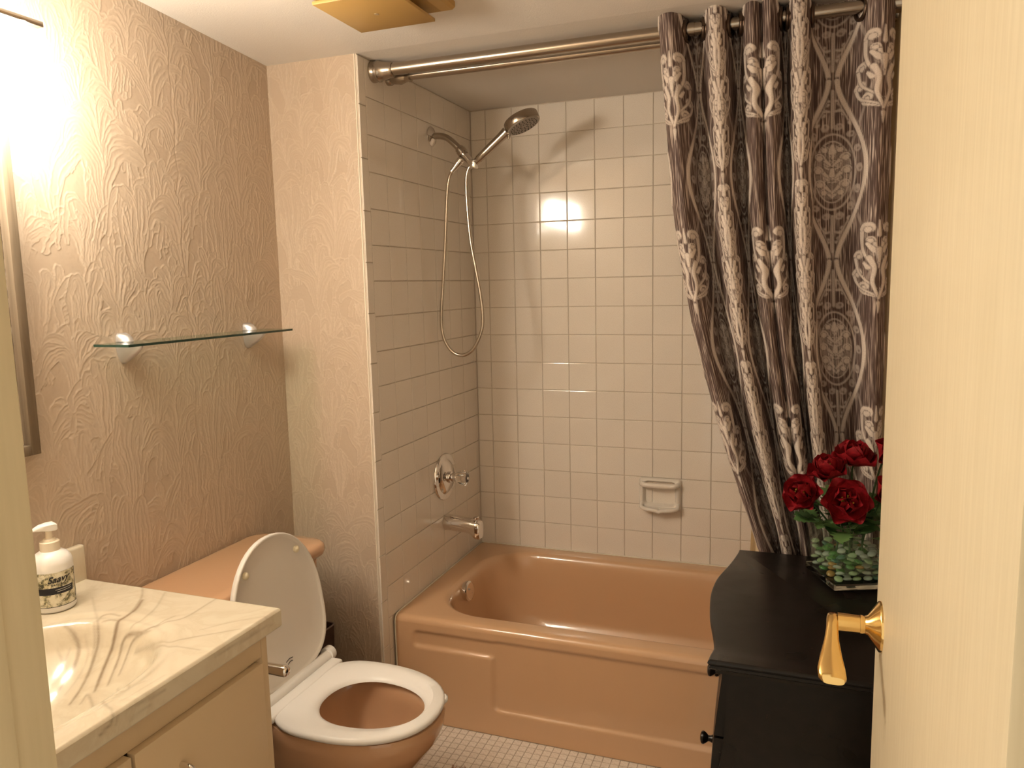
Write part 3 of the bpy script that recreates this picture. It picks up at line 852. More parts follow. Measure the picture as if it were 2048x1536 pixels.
# ------------------------------------------------------------------ glass shelf
sh = thing('glass_shelf', 'clear glass shelf on two silver brackets on the wallpapered wall', 'shelf', (XL, -1.24, 1.31))
sx0, sx1, sy0, sy1 = XL + .012, -.200, -1.545, -.938
zs = 1.3075
box('glass_pane', (sx0, sy0, zs), (sx1, sy1, zs + .0062), MT['shelfglass'], sh, .0006, 1)
box('front_edge', (sx1 - .0002, sy0, zs + .0002), (sx1 + .0006, sy1, zs + .006), MT['edgeglass'], sh)
box('end_edge', (sx0, sy0 - .0006, zs + .0002), (sx1, sy0 + .0002, zs + .006), MT['edgeglass'], sh)
def bracket(y):
    bm = bmesh.new()
    def ring(z, dep, hw):
        n = 20; out = []
        for k in range(n):
            a = -PI / 2 + PI * k / (n - 1)
            out.append(Vector((XL + .001 + dep * math.cos(a), y + hw * math.sin(a), z)))
        return out
    low = [ring(zs - .0005, .066, .0185), ring(zs - .009, .064, .0185), ring(zs - .020, .052, .017), ring(zs - .032, .034, .014), ring(zs - .042, .018, .010), ring(zs - .048, .006, .004)]
    bm_loft(bm, low)
    up = [ring(zs + .0066, .034, .0185), ring(zs + .014, .031, .018), ring(zs + .022, .022, .0165), ring(zs + .027, .010, .012)]
    bm_loft(bm, up)
    b = from_bm('bracket', bm, MT['satin'], sh, 50)
    box('set_screw_tab', (XL + .012, y - .006, zs - .018), (XL + .046, y + .006, zs - .004), MT['satin'], b, .002)
bracket(-1.455); bracket(-1.000)

# ------------------------------------------------------------------ mirror
mi = thing('wall_mirror', 'large mirror in a thin grey-brown wooden frame on the left wall', 'mirror', (XL, -2.05, 1.45))
my1, my0, mz0, mz1 = -1.708, -2.40, 1.092, 1.800
for lo, hi in (((my1 - .022, mz0), (my1, mz1)), ((my0, mz0), (my0 + .022, mz1)), ((my0 + .0221, mz0), (my1 - .0221, mz0 + .022)), ((my0 + .0221, mz1 - .022), (my1 - .0221, mz1))):
    box('frame_rail', (XL + .0015, lo[0], lo[1]), (XL + .022, hi[0], hi[1]), MT['framew'], mi, .0015)
box('mirror_pane', (XL + .0015, my0 + .0225, mz0 + .0225), (XL + .0105, my1 - .0215, mz1 - .0215), MT['mirror'], mi)

# ------------------------------------------------------------------ vanity light
vl = thing('vanity_light', 'bar light with glowing frosted glass shades above the mirror', 'light fixture', (XL, -1.92, 1.97))
LX = -.200
box('back_plate', (XL + .0015, -2.07, 1.915), (XL + .022, -1.84, 2.005), MT['nickel'], vl, .004)
for y in (-2.01, -1.90): tube('arm', [(XL + .02, y, 1.960), (LX, y, 1.960)], .006, MT['nickel'], vl, 10)
box('bar', (LX - .009, -2.220, 1.9545), (LX + .009, -1.692, 1.9655), MT['nickel'], vl, .0015)
for y in (-1.736, -1.955, -2.174):
    sk = lathe('socket', (LX, y, 1.955), (0, 0, -1), [(0, .012), (.012, .013), (.016, .013), (.016, 0)], MT['white'], vl, 20)
    bm = bmesh.new()
    prof = [(.0, .010), (.002, .030), (.012, .042), (.03, .047), (.11, .050), (.150, .050), (.155, .047), (.157, .0)]
    bm_lathe(bm, (LX, y, 1.940), (0, 0, -1), prof, 20)
    from_bm('glass_shade', bm, MT['lamp'], vl, 60)

# ------------------------------------------------------------------ exhaust fan
ef = thing('exhaust_fan', 'square yellowed plastic exhaust fan cover on the ceiling', 'exhaust fan', (.27, -1.2, 2.13))
bm = bmesh.new()
def er(x0, x1, y0, y1, z): return [Vector((x0, y0, z)), Vector((x1, y0, z)), Vector((x1, y1, z)), Vector((x0, y1, z))]
ex0, ex1, ey0, ey1 = .170, .377, -1.300, -1.087
bm_loft(bm, [er(ex0 - .040, ex1 + .036, ey0 - .040, ey1 + .040, zceil(-1.2) + .02), er(ex0 - .040, ex1 + .036, ey0 - .040, ey1 + .040, 2.112), er(ex0 - .034, ex1 + .031, ey0 - .034, ey1 + .034, 2.104), er(ex0 - .012, ex1 + .012, ey0 - .012, ey1 + .012, 2.096)])
from_bm('housing', bm, MT['yellow'], ef, False)
bm = bmesh.new()
bm_box(bm, (ex0, ey0, 2.070), (ex1, ey1, 2.078), .0015)
bm_box(bm, (ex0 + .03, ey0 + .03, 2.077), (ex1 - .03, ey1 - .03, 2.10))
cv = from_bm('cover', bm, MT['yellow'], ef, 30)
lathe('centre_screw', ((ex0 + ex1) / 2 + .0, -1.19, 2.0702), (0, 0, -1), [(0, .0062), (.0008, .0058), (.001, 0)], simple('fan_screw', (.55, .42, .25), .4, metal=.6), cv, 16)

# ------------------------------------------------------------------ double shower rod
RY, RZ_ = -.743, 2.0775; IY, IZ = -.652, 2.078
sr = thing('shower_rod', 'double brushed nickel shower curtain rod spanning the tub alcove', 'curtain rod', (.74, -.70, 2.07))
tube('outer_rod', [(.045, RY, 2.0775), (.955, RY, 2.0775)], .0175, MT['nickel'], sr, 24)
tube('outer_rod_sleeve', [(.95, RY, 2.0775), (1.455, RY, 2.0775)], .0155, MT['nickel'], sr, 24)
tube('inner_rod', [(.045, IY, 2.080), (1.455, IY, 2.0775)], .0135, MT['nickel'], sr, 20)
def cup(x, s, y, z, R):
    return [(0, R), (.006, R * 1.0), (.010, R * .94), (.016, R * .94), (.018, R), (.024, R), (.027, R * .90), (.045, R * .80), (.060, R * .72), (.066, R * .70), (.070, R * .64), (.070, .0)]
for x, s in ((.0008, 1), (XR - .0008, -1)):
    f1 = lathe('flange', (x, RY, 2.0765), (s, 0, 0), cup(x, s, RY, RZ_, .0315), MT['nickel'], sr, 30)
    f2 = lathe('flange', (x, IY, 2.079), (s, 0, 0), [(0, .022), (.012, .022), (.016, .019), (.032, .021), (.045, .023), (.062, .018), (.070, .017), (.074, .0185), (.080, .0185), (.081, 0)], MT['nickel'], sr, 30)
    box('bridge', (min(x, x + s * .018), RY, 2.068), (max(x, x + s * .018), IY, 2.092), MT['nickel'], sr, .004)

# ------------------------------------------------------------------ shower curtain
cur = thing('shower_curtain', 'brown and cream damask shower curtain gathered at the right of the rod', 'curtain', (1.15, RY, 2.05))
KEY = [ # x, y, pattern phase (0 bouquet, .25/.75 medallion, .5 scroll)
 (.866, -.772, -.09), (.880, -.795, -.03), (.905, -.800, .03), (.927, -.762, .10), (.936, -.715, .16), (.950, -.697, .25), (.968, -.712, .33), (.982, -.760, .40), (1.000, -.800, .47), (1.022, -.800, .53),
 (1.038, -.755, .61), (1.045, -.712, .68), (1.055, -.697, .75), (1.066, -.715, .83), (1.076, -.762, .91), (1.094, -.798, .965), (1.112, -.788, .99), (1.119, -.768, 1.0), (1.126, -.788, 1.01), (1.143, -.798, 1.035),
 (1.161, -.760, 1.10), (1.166, -.715, 1.17), (1.174, -.700, 1.25), (1.181, -.715, 1.33), (1.186, -.760, 1.40), (1.198, -.800, 1.47), (1.220, -.800, 1.53), (1.234, -.765, 1.59), (1.238, -.722, 1.645),
 (1.262, -.702, 1.70), (1.296, -.698, 1.765), (1.330, -.708, 1.83), (1.352, -.745, 1.89), (1.366, -.785, 1.935), (1.392, -.800, 1.985), (1.412, -.785, 2.03), (1.423, -.755, 2.07)]
# pattern tile
PU, PV = .40, .449
PR = Raster(PU, PV, .0011, wrap=True)
RL = Raster(PU, PV, .0011, wrap=True)
def both(pts, w, v, soft=None, rel=None, mode='max'):
    if v > .45 and mode == 'max': PR.stroke(pts, np.asarray(w) + .0013, .03, soft, 'over'); mode = 'over'
    PR.stroke(pts, w, v, soft, mode)
    RL.stroke(pts, w, v if rel is None else rel, .003, mode)
vv = np.linspace(-.5, 1.5, 120)
def ogee(v): return .0075 + .066 * (.5 + .5 * np.cos(2 * PI * v)) ** .85
def spiral(cx, cy, r, a0, turns, sgn, n=18):
    t = np.linspace(0, 1, n); a = a0 + sgn * turns * 2 * PI * t; rr = r * (1 - .8 * t)
    return np.stack([cx + rr * np.cos(a), cy + rr * np.sin(a)], -1)
def curl(cx, cy, x, y, r, s, w=.0055, v=.9, rel=.6):
    """tapered stem ending in a round curl, drawn on both sides of the axis cx"""
    for m in (-1, 1):
        st = np.array([(cx + m * x[0], cy + y[0]), (cx + m * (x[0] * .3 + x[1] * .7 - s * .3 * r), cy + (y[0] + y[1]) / 2), (cx + m * x[1], cy + y[1])])
        c = np.array(catmull(st, 7))
        both(c, np.linspace(w * .30, w * .8, len(c)), v, None, rel)
        sp = spiral(cx + m * (x[1] + s * r), cy + y[1], r, PI if m * s > 0 else 0, .85, -1 if m * s > 0 else 1)
        both(sp, np.linspace(w, w * .8, len(sp)) * .72, v, None, rel)
        both([sp[-1], sp[-1] + 1e-4], w * 1.1, v, None, rel)
# faint ribbons around the bouquet columns
for ph in (0.0, .5):
    for m in (-1, 1):
        both(np.stack([ph * PU + m * (.012 + .060 * (.5 + .5 * np.cos(2 * PI * vv)) ** .8), (vv + .0) * PV], -1), .0036, .34, None, .1)
# medallions
for ph in (.25, .75):
    cx = ph * PU
    for j in (0, 1):
        cy = j * PV
        a = np.linspace(0, 2 * PI, 60)
        ell = lambda rx, ry: np.stack([cx + rx * np.cos(a), cy + ry * np.sin(a) * (1 - .08 * np.cos(a) ** 2)], -1)
        both(ell(.047, .094), .0022, .62, None, .3)
        both(ell(.036, .076), .0016, .7, None, .3)
        for k in range(14):     # scale border between the ellipse and the cord
            aa_ = 2 * PI * k / 14
            both([(cx + .058 * math.cos(aa_), cy + .115 * math.sin(aa_)), (cx + .056 * math.cos(aa_ + .05), cy + .112 * math.sin(aa_ + .05))], .0075, .50, None, .35)
            both([(cx + .058 * math.cos(aa_), cy + .115 * math.sin(aa_)), (cx + .059 * math.cos(aa_), cy + .116 * math.sin(aa_))], .0028, .12, None, .2, 'over')
        for sy in np.linspace(-.064, .064, 27):
            hw_ = .030 * math.sqrt(max(0, 1 - (sy / .072) ** 2))
            both([(cx - hw_, cy + sy), (cx + hw_, cy + sy)], .0030, .30, None, .15)
        for x_, y_, r_, s_, w_ in (((.0, .010), (-.064, -.050), .007, 1, .0058), ((.0, .017), (-.052, -.030), .009, 1, .0066), ((.0, .014), (-.026, -.014), .008, -1, .0062), ((.0, .021), (-.018, .004), .0085, 1, .0066), ((.0, .013), (.004, .020), .0075, -1, .006), ((.0, .018), (.014, .036), .0085, 1, .0064), ((.0, .009), (.034, .056), .0065, 1, .0058)):
            curl(cx, cy, x_, y_, r_, s_, w_, .84, .7)
        both([(cx, cy + .050), (cx, cy + .066)], np.array([.008, .003]), .88, None, .7)
        both([(cx, cy - .008), (cx, cy + .006)], np.array([.006, .004]), .88, None, .7)
    # leafy fans above and below
        for sg in (-1, 1):
            for x_, y_, r_ in (((.0, .016), (.20, .168), .008), ((.0, .024), (.175, .142), .009), ((.0, .036), (.150, .118), .009)):
                for m in (-1, 1):
                    st = np.array(catmull([(cx, cy + sg * y_[0]), (cx + m * x_[1] * .55, cy + sg * (y_[0] * .6 + y_[1] * .4 + .012)), (cx + m * x_[1], cy + sg * y_[1])], 7))
                    both(st, np.linspace(.002, .0058, len(st)), .62, None, .4)
                    both(spiral(cx + m * (x_[1] - .003), cy + sg * y_[1], r_ * .7, 0, .7, m), .0026, .62, None, .4)
            both([(cx, cy + sg * .11), (cx, cy + sg * .20)], .0032, .6, None, .4)
# bouquets on the main fold columns
def bouquet(cx, cy, wide):
    k = wide
    for x_, y_, r_, s_, w_ in (((.0, .040), (-.092, -.066), .0125, -1, .0050), ((.0, .056), (-.090, -.034), .0130, -1, .0054), ((.004, .052), (-.070, .010), .0125, -1, .0054), ((.012, .034), (-.020, .074), .0145, -1, .0066), ((.0, .010), (-.02, .046), .0075, 1, .0052)):
        curl(cx, cy, (x_[0] * k, x_[1] * k), y_, r_ * (k * .6 + .4), s_, w_ * (.4 + .6 * k), .95, .75)
    for m in (-1, 1):
        c_ = np.array(catmull([(cx, cy - .094), (cx + m * .012 * k, cy - .055), (cx + m * .009 * k, cy - .022), (cx + m * .018 * k, cy + .004)], 7))
        both(c_, np.linspace(.0028, .0056 * (.4 + .6 * k), len(c_)), .98, None, 1)
        both([(cx + m * .010 * k, cy + .022), (cx + m * .022 * k, cy + .038)], np.array([.0062, .0035]) * (.4 + .6 * k), .98, None, 1)
        both([(cx + m * .020 * k, cy - .020), (cx + m * .028 * k, cy - .008)], np.array([.005, .003]) * (.4 + .6 * k), .98, None, 1)
    both([(cx, cy - .004), (cx, cy + .024)], np.array([.003, .0058]) * (.4 + .6 * k), .98, None, 1)
    both([(cx, cy + .058), (cx, cy + .092)], np.array([.0048, .0015]), .92, None, .8)
    both([(cx, cy - .105), (cx, cy - .128)], np.array([.0045, .0012]), .8, None, .6)
for j in (0, 1):
    bouquet(0.0, (j + .5) * PV, 1.0); bouquet(.5 * PU, (j + .5) * PV, .62)
    bouquet(.5 * PU, (j + .5) * PV + .115, .45); bouquet(.5 * PU, (j + .5) * PV - .12, .45)
# cords last
for ph in (.25, .75):
    for m in (-1, 1):
        c = np.stack([ph * PU + m * ogee(vv), vv * PV], -1)
        PR.stroke(c, .0072, .05, None, 'over'); RL.stroke(c, .0072, 0, .003, 'over')
        PR.stroke(c, .0046, .92, None, 'over'); RL.stroke(c, .0046, 1.0, .004, 'over')
kp = np.array(KEY)
prof = np.array(catmull(kp, 24))                    # columns x,y,phase
seg = np.r_[0, np.cumsum(np.hypot(*np.diff(prof[:, :2], axis=0).T))]
ns = int(seg[-1] / .0021)
s_ = np.linspace(0, seg[-1], ns)
px_, py_, ph_ = (np.interp(s_, seg, prof[:, k]) for k in range(3))
ZT, ZB = 2.118, .16
nz = int((ZT - ZB) / .0028)
zz = np.linspace(ZT, ZB, nz)[:, None]
# gathering towards the lower right
zk = np.array([2.2, 2.122, 1.603, 1.300, 1.033, .859, .711, .5, .1]); xe = np.array([.862, .863, .907, .962, 1.036, 1.093, 1.147, 1.185, 1.20])
tt = np.linspace(.1, 2.2, 200); xs_ = np.interp(tt, zk[::-1], xe[::-1])
for _ in range(60): xs_[1:-1] = (xs_[:-2] + xs_[1:-1] * 2 + xs_[2:]) / 4
left = np.interp(zz, tt, xs_)
XE = 1.436
comp = (XE - left) / (XE - .866)
bend = (XE - px_[None, :]) / (XE - .866)
Xc = XE - (XE - px_[None, :]) * comp
low = smooth01((1.9 - zz) / 1.4)
wig = .006 * np.sin(s_[None, :] * 37 + zz * 2.3) * low + .004 * np.sin(s_[None, :] * 71 - zz * 3.1) * low
ymid = RY - .045 * smooth01((2.05 - zz) / 1.6)
amp = 1.0 - .38 * smooth01((1.0 - zz) / .7)
Yc = ymid + (py_[None, :] - RY) * amp + wig
# keep clear of the tub rim and the dresser
Yc = np.where(zz < .42, np.clip(Yc, -.846, -.7605), Yc)
Uu = ph_[None, :] * PU + 0 * zz
Vv = (zz - 1.6968) + 0 * Uu
pat = PR.sample(Uu % PU, Vv % PV); rel = RL.sample(Uu % PU, Vv % PV)
hem = smooth01((zz - (ZT - .012)) / .008) * 0
Cc = np.stack([Xc, Yc, zz + 0 * Xc], -1)
du = np.gradient(Cc, axis=1); dv = np.gradient(Cc, axis=0)
nn = np.cross(du, dv); nn /= np.linalg.norm(nn, axis=2, keepdims=True) + 1e-12
twist = 1 + .25 * np.sin((Vv * 2 * PI) / .0052)
Cc = Cc + nn * (rel * .0024)[..., None] * np.sign(-1.0) * 1.0
fab = grid('fabric', Cc, MT['curtain'], cur, uv=np.stack([s_[None, :] + 0 * zz, Vv], -1), attrs={'pattern': np.clip(pat, 0, 1)})
# eyelet rings where the cloth crosses the rod
cross = [i for i in range(1, ns) if (py_[i - 1] - RY) * (py_[i] - RY) < 0]
for i in cross:
    d = Vector((px_[i] - px_[i - 1], py_[i] - py_[i - 1], 0)).normalized(); nrm = Vector((-d.y, d.x, 0))
    c = Vector((px_[i], RY, 2.0735))
    for sg in (-1, 1):
        bm = bmesh.new(); ring = []
        pts = [c + nrm * sg * .0035 + d * math.cos(a) * .0255 + Vector((0, 0, 1)) * math.sin(a) * .0255 for a in np.linspace(0, 2 * PI, 29)]
        bm_tube(bm, pts, .0052, 8)
        from_bm('grommet', bm, MT['grommet'], cur, 60)

# plain cream liner on the inner rod
sl = thing('shower_liner', 'plain cream shower liner bunched behind the damask curtain', 'curtain liner', (1.3, IY, 2.05))
s2 = np.linspace(0, 1, 160); z2 = np.linspace(2.088, .14, 60)[:, None]
lx0 = np.interp(z2, [.1, .5, .75, 1.2, 2.1], [1.105, 1.105, 1.115, 1.16, 1.22])
Xl = lx0 + (1.45 - lx0) * s2[None, :]
Yl = IY - .012 + .020 * np.sin(s2[None, :] * 2 * PI * 8) + .006 * np.sin(s2[None, :] * 31 + z2 * 2)
Yl = Yl + .03 * smooth01((1.6 - z2) / 1.2)
grid('liner_sheet', np.stack([Xl, Yl, z2 + 0 * Xl], -1), MT['liner'], sl)
for k in range(8):
    x = 1.22 + .23 * (k + .5) / 8
    tube('ring', [(x, IY + .0175 * math.cos(a), 2.079 + .0175 * math.sin(a)) for a in np.linspace(0, 2 * PI, 21)], .002, MT['nickel'], sl, 6)

# ------------------------------------------------------------------ hand shower
hs = thing('hand_shower', 'brushed nickel hand shower with looping hose on the tiled wall', 'shower head', (0, -.355, 1.95))
Y0 = -.355
lathe('wall_flange', (.0005, Y0, 1.953), (1, 0, 0), [(0, .0335), (.002, .0335), (.006, .030), (.010, .018), (.013, .0125), (.013, 0)], MT['chrome'], hs, 32)
armp = catmull([(.004, Y0, 1.953), (.030, Y0, 1.9525), (.060, Y0, 1.944), (.090, Y0, 1.920), (.112, Y0, 1.897)], 8)
tube('arm', armp, .0112, MT['nickel'], hs, 18)
ad = Vector((.66, 0, -.75)).normalized()
lathe('swivel_nut', Vector((.104, Y0, 1.906)), ad, [(0, .013), (.003, .0155), (.010, .0155), (.012, .018), (.028, .018), (.030, .0155), (.036, .0145), (.036, 0)], MT['nickel'], hs, 24)
hold = lathe('holder', Vector((.126, Y0, 1.880)), ad, [(0, .013), (.030, .0135), (.044, .015), (.050, .015), (.050, 0)], MT['chrome'], hs, 24)
hdir = Vector((.79, 0, .613)).normalized()
hb0 = Vector((.166, Y0, 1.853))
box('clamp', (.148, Y0 - .015, 1.832), (.172, Y0 + .015, 1.862), MT['chrome'], hold, .004)
hp = [hb0 - hdir * .022, hb0 + hdir * .012, hb0 + hdir * .016, hb0 + hdir * .06, hb0 + hdir * .12, hb0 + hdir * .150]
tube('handle', hp, [.0105, .0115, .0135, .0145, .0155, .018], MT['nickel'], hs, 20)
hc = Vector((.338, Y0, 1.975)); hn = Vector((.42, -.30, -.86)).normalized()
hn = Vector(.40 * CR[:, 0] - .90 * CR[:, 2] - .06 * CR[:, 1]).normalized()
hd_ = lathe('head', hc - hn * .013, hn, [(-.003, .030), (-.001, .052), (.001, .0585), (.004, .061), (.028, .061), (.031, .0595), (.031, 0)], MT['nickel'], hs, 40)
pl = lathe('face_plate', hc + hn * .0175, hn, [(0, .0555), (.002, .055), (.003, .052), (.003, 0)], MT['grey'], hd_, 36)
_, u_, v_ = frame_of(hn)
bm = bmesh.new()
for r, n in ((.046, 24), (.037, 18), (.026, 13), (.014, 8)):
    for k in range(n):
        a = 2 * PI * k / n + r * 40
        bm_lathe(bm, hc + hn * .020 + (u_ * math.cos(a) + v_ * math.sin(a)) * r, hn, [(0, .0026), (.0016, .0021), (.0018, 0)], 6)
noz = from_bm('nozzles', bm, MT['dark'], hd_, False); noz['kind'] = 'stuff'
side = Vector((-.80, -.25, -.35)).normalized()
lathe('spray_lever', hc + hn * .008 + (hb0 - hc).normalized() * .056, (Vector((-.2, -.35, -.9))).normalized(), [(0, .006), (.012, .0055), (.018, .003), (.018, 0)], MT['chrome'], hd_, 12)
# hose: loop hanging from the holder outlet back to the handle
q0 = Vector((.118, Y0 - .010, 1.866)); qd = Vector((-.66, -.1, -.74)).normalized()
lathe('hose_nut', q0, qd, [(0, .0125), (.006, .0135), (.020, .0125), (.045, .009), (.055, .0085), (.055, 0)], MT['chrome'], hs, 20)
hose = catmull([q0 + qd * .05, (.0700, Y0 - .012, 1.802), (.0600, Y0 - .012, 1.74), (.0490, Y0 - .012, 1.60), (.0340, Y0 - .012, 1.44), (.0215, Y0 - .010, 1.32), (.0270, Y0 - .006, 1.245), (.0560, Y0 - .002, 1.196), (.0970, Y0, 1.182), (.1390, Y0, 1.206), (.1700, Y0, 1.262), (.1790, Y0, 1.318), (.1720, Y0, 1.40), (.1550, Y0, 1.50), (.1400, Y0, 1.59), (.1315, Y0, 1.70), (.1300, Y0, 1.79), (.1370, Y0, 1.826), (.1470, Y0, 1.842)], 14)
hose = [Vector(p) for p in hose]
# corrugated: alternate radius along an even resampling
L_ = [0.0]
for a_, b_ in zip(hose[:-1], hose[1:]): L_.append(L_[-1] + (b_ - a_).length)
nh = int(L_[-1] / .0020)
ar = np.array(hose); hh_ = [Vector([np.interp(t, L_, ar[:, k]) for k in range(3)]) for t in np.linspace(0, L_[-1], nh)]
tube('hose', hh_, [.0068 if k % 2 else .0060 for k in range(nh)], MT['steel'], hs, 10)

# ------------------------------------------------------------------ mixer valve, spout, soap dish
vc = Vector((.0, -.343, .725))
va = thing('shower_valve', 'round chrome shower valve with clear knob above the tub spout', 'valve', vc)
lathe('escutcheon', vc + Vector((.0006, 0, 0)), (1, 0, 0), [(0, .088), (.004, .088), (.008, .085), (.0085, .064), (.003 + .008, .062), (.020, .050), (.022, .03), (.024, .02), (.024, 0)], MT['chrome'], va, 48)
lathe('stem', vc + Vector((.02, 0, 0)), (1, 0, 0), [(0, .020), (.004, .022), (.012, .022), (.014, .016), (.034, .016), (.034, 0)], MT['chrome'], va, 28)
bm = bmesh.new()
rings = []
for h, r, fl_ in ((.0, .016, 0), (.006, .020, .06), (.022, .026, .10), (.034, .0275, .10), (.040, .024, .05), (.042, .016, 0)):
    rings.append([vc + Vector((.052 + h, math.cos(2 * PI * k / 48) * r * (1 + fl_ * math.cos(2 * PI * k / 48 * 8)), math.sin(2 * PI * k / 48) * r * (1 + fl_ * math.cos(2 * PI * k / 48 * 8)))) for k in range(48)])
bm_loft(bm, rings)
kn = from_bm('knob', bm, MT['acrylic'], va, 50)
lathe('knob_cap', vc + Vector((.0935, 0, 0)), (1, 0, 0), [(0, .0155), (.002, .0155), (.0035, .012), (.0035, 0)], simple('dark_cap', (.10, .08, .07), .2), kn, 24)
lathe('cap_button', vc + Vector((.0965, 0, 0)), (1, 0, 0), [(0, .006), (.002, .005), (.0025, 0)], MT['chrome'], kn, 16)
sp = thing('tub_spout', 'chrome bathtub spout with diverter knob over the tub', 'spout', (0, -.339, .55))
bm = bmesh.new()
rings = []
for x, rz_, ry, zc_, sq in ((.0008, .030, .030, .550, 2), (.004, .031, .031, .550, 2), (.03, .030, .030, .549, 2), (.07, .0285, .029, .546, 2.3), (.095, .027, .028, .5435, 2.6), (.110, .030, .027, .538, 3.0), (.125, .034, .0265, .531, 3.4), (.138, .0335, .026, .530, 3.6), (.143, .030, .023, .530, 3.6)):
    rings.append([Vector((x, -.339 + math.copysign(abs(math.cos(a)) ** (2 / sq), math.cos(a)) * ry, zc_ + math.copysign(abs(math.sin(a)) ** (2 / sq), math.sin(a)) * rz_)) for a in [2 * PI * k / 36 for k in range(36)]])
bm_loft(bm, rings)
from_bm('spout_body', bm, MT['chrome'], sp, 50)
lathe('diverter_knob', (.124, -.339, .560), (0, 0, 1), [(0, .0045), (.010, .0045), (.012, .010), (.017, .011), (.020, .008), (.0205, 0)], MT['chrome'], sp, 18)

sdh = thing('soap_dish', 'white ceramic soap dish with grab bar set in the back tiles', 'soap dish', (.748, 0, .625))
dx0, dx1, dz0, dz1 = .668, .829, .561, .686
ns_, nzv = 80, 66
X, Zz = np.meshgrid(np.linspace(dx0, dx1, ns_), np.linspace(dz0, dz1, nzv))
def sdr(x0, x1, z0, z1, r):
    dx = np.abs(X - (x0 + x1) / 2) - (x1 - x0) / 2 + r; dz = np.abs(Zz - (z0 + z1) / 2) - (z1 - z0) / 2 + r
    return np.minimum(np.maximum(dx, dz), 0) + np.hypot(np.maximum(dx, 0), np.maximum(dz, 0)) - r
d = sdr(dx0, dx1, dz0, dz1, .014)
hgt = .020 * np.sqrt(np.clip(1 - (1 - np.clip(-d / .016, 0, 1)) ** 2, 0, 1))
inner = sdr(dx0 + .017, dx1 - .017, dz0 + .018, dz1 - .010, .02)
hgt = hgt - .022 * smooth01(-inner / .014 + .2)
bm = bmesh.new()
o = grid('dish', np.stack([X, -hgt + .001, Zz], -1), MT['ceramic'], sdh)
tube('grab_bar', catmull([(dx0 + .010, -.012, .664), (dx0 + .018, -.028, .664), (dx0 + .032, -.036, .664), (.748, -.038, .663), (dx1 - .032, -.036, .664), (dx1 - .018, -.028, .664), (dx1 - .010, -.012, .664)], 6), .0098, MT['ceramic'], sdh, 16)
bm = bmesh.new()
lipp = catmull([(dx0 + .012, -.012, .590), (dx0 + .014, -.030, .576), (dx0 + .035, -.044, .572), (.735, -.048, .570), (.748, -.049, .566), (.761, -.048, .570), (dx1 - .035, -.044, .572), (dx1 - .014, -.030, .576), (dx1 - .012, -.012, .590)], 6)
tube('dish_lip', lipp, .0078, MT['ceramic'], sdh, 14)
bm = bmesh.new()
loop = [Vector(p) for p in lipp]
vs = [bm.verts.new(p + Vector((0, 0, .002))) for p in loop] ; vb = [bm.verts.new((p.x, -.002, p.z + .006)) for p in loop]
for k in range(len(vs) - 1): bm.faces.new((vs[k], vs[k + 1], vb[k + 1], vb[k]))
from_bm('dish_tray', bm, MT['ceramic'], sdh, 60)

# ------------------------------------------------------------------ dresser
DZ = .730
dsr = thing('dresser', 'black wooden chest of drawers with curved front in front of the tub', 'dresser', (1.28, -1.17, 0))
front = [(1.094, -.853), (1.092, -.880), (1.080, -.960), (1.060, -1.060), (1.054, -1.130), (1.056, -1.200), (1.066, -1.300), (1.079, -1.375), (1.086, -1.425), (1.082, -1.462), (1.080, -1.486)]
fc = [tuple(p) for p in catmull(front, 6)]
def top_ring(ins, z):
    cy_ = -1.17
    out = []
    for x, y in fc: out.append(Vector((x + ins, max(min(y, -.853 - ins), -1.486 + ins), z)))
    out += [Vector((1.478, -1.486 + ins, z)), Vector((1.478, -.853 - ins, z))]
    return out
bm = bmesh.new()
bm_loft(bm, [top_ring(.014, DZ - .0305), top_ring(.012, DZ - .0215), top_ring(.005, DZ - .0195), top_ring(.002, DZ - .0165), top_ring(.005, DZ - .0125), top_ring(.002, DZ - .0095), top_ring(.0, DZ - .006), top_ring(.0015, DZ - .002), top_ring(.005, DZ)])
from_bm('top', bm, MT['dresser'], dsr, 40)
# side panels: front edge flares outwards towards the floor
for y0, y1 in ((-1.468, -1.448), (-.890, -.870)):
    prof = [(1.112, DZ - .03), (1.114, .66), (1.113, .62), (1.111, .58), (1.107, .54), (1.101, .50), (1.096, .46), (1.094, .40), (1.095, .34), (1.100, .24), (1.098, .14), (1.088, .05), (1.084, 0)]
    V_ = []; n_ = len(prof)
    for y in (y0, y1):
        V_ += [(x, y, z) for x, z in prof] + [(1.476, y, 0), (1.476, y, DZ - .03)]
    m_ = n_ + 2
    F_ = [tuple(range(m_))[::-1], tuple(range(m_, 2 * m_))] + [(k, (k + 1) % m_, m_ + (k + 1) % m_, m_ + k) for k in range(m_)]
    pyd('side_panel', V_, F_, MT['dresser'], dsr, False)
box('back_panel', (1.462, -1.449, .03), (1.474, -.889, DZ - .031), MT['dresser'], dsr)
box('carcass', (1.135, -1.449, .06), (1.462, -.889, DZ - .031), MT['dresser'], dsr)
zd = [(.558, .688), (.385, .553), (.215, .380), (.06, .210)]
def bulge(z): 
    t = (z - .06) / .63
    return 1.112 - .030 * math.sin(PI * min(max(1 - abs(t - .52) / .6, 0), 1) / 2) ** 1.2
knob_prof = [(-.012, .0095), (.0, .0095), (.003, .0098), (.008, .0065), (.013, .0060), (.018, .0105), (.023, .0135), (.027, .0125), (.0295, .007), (.030, 0)]
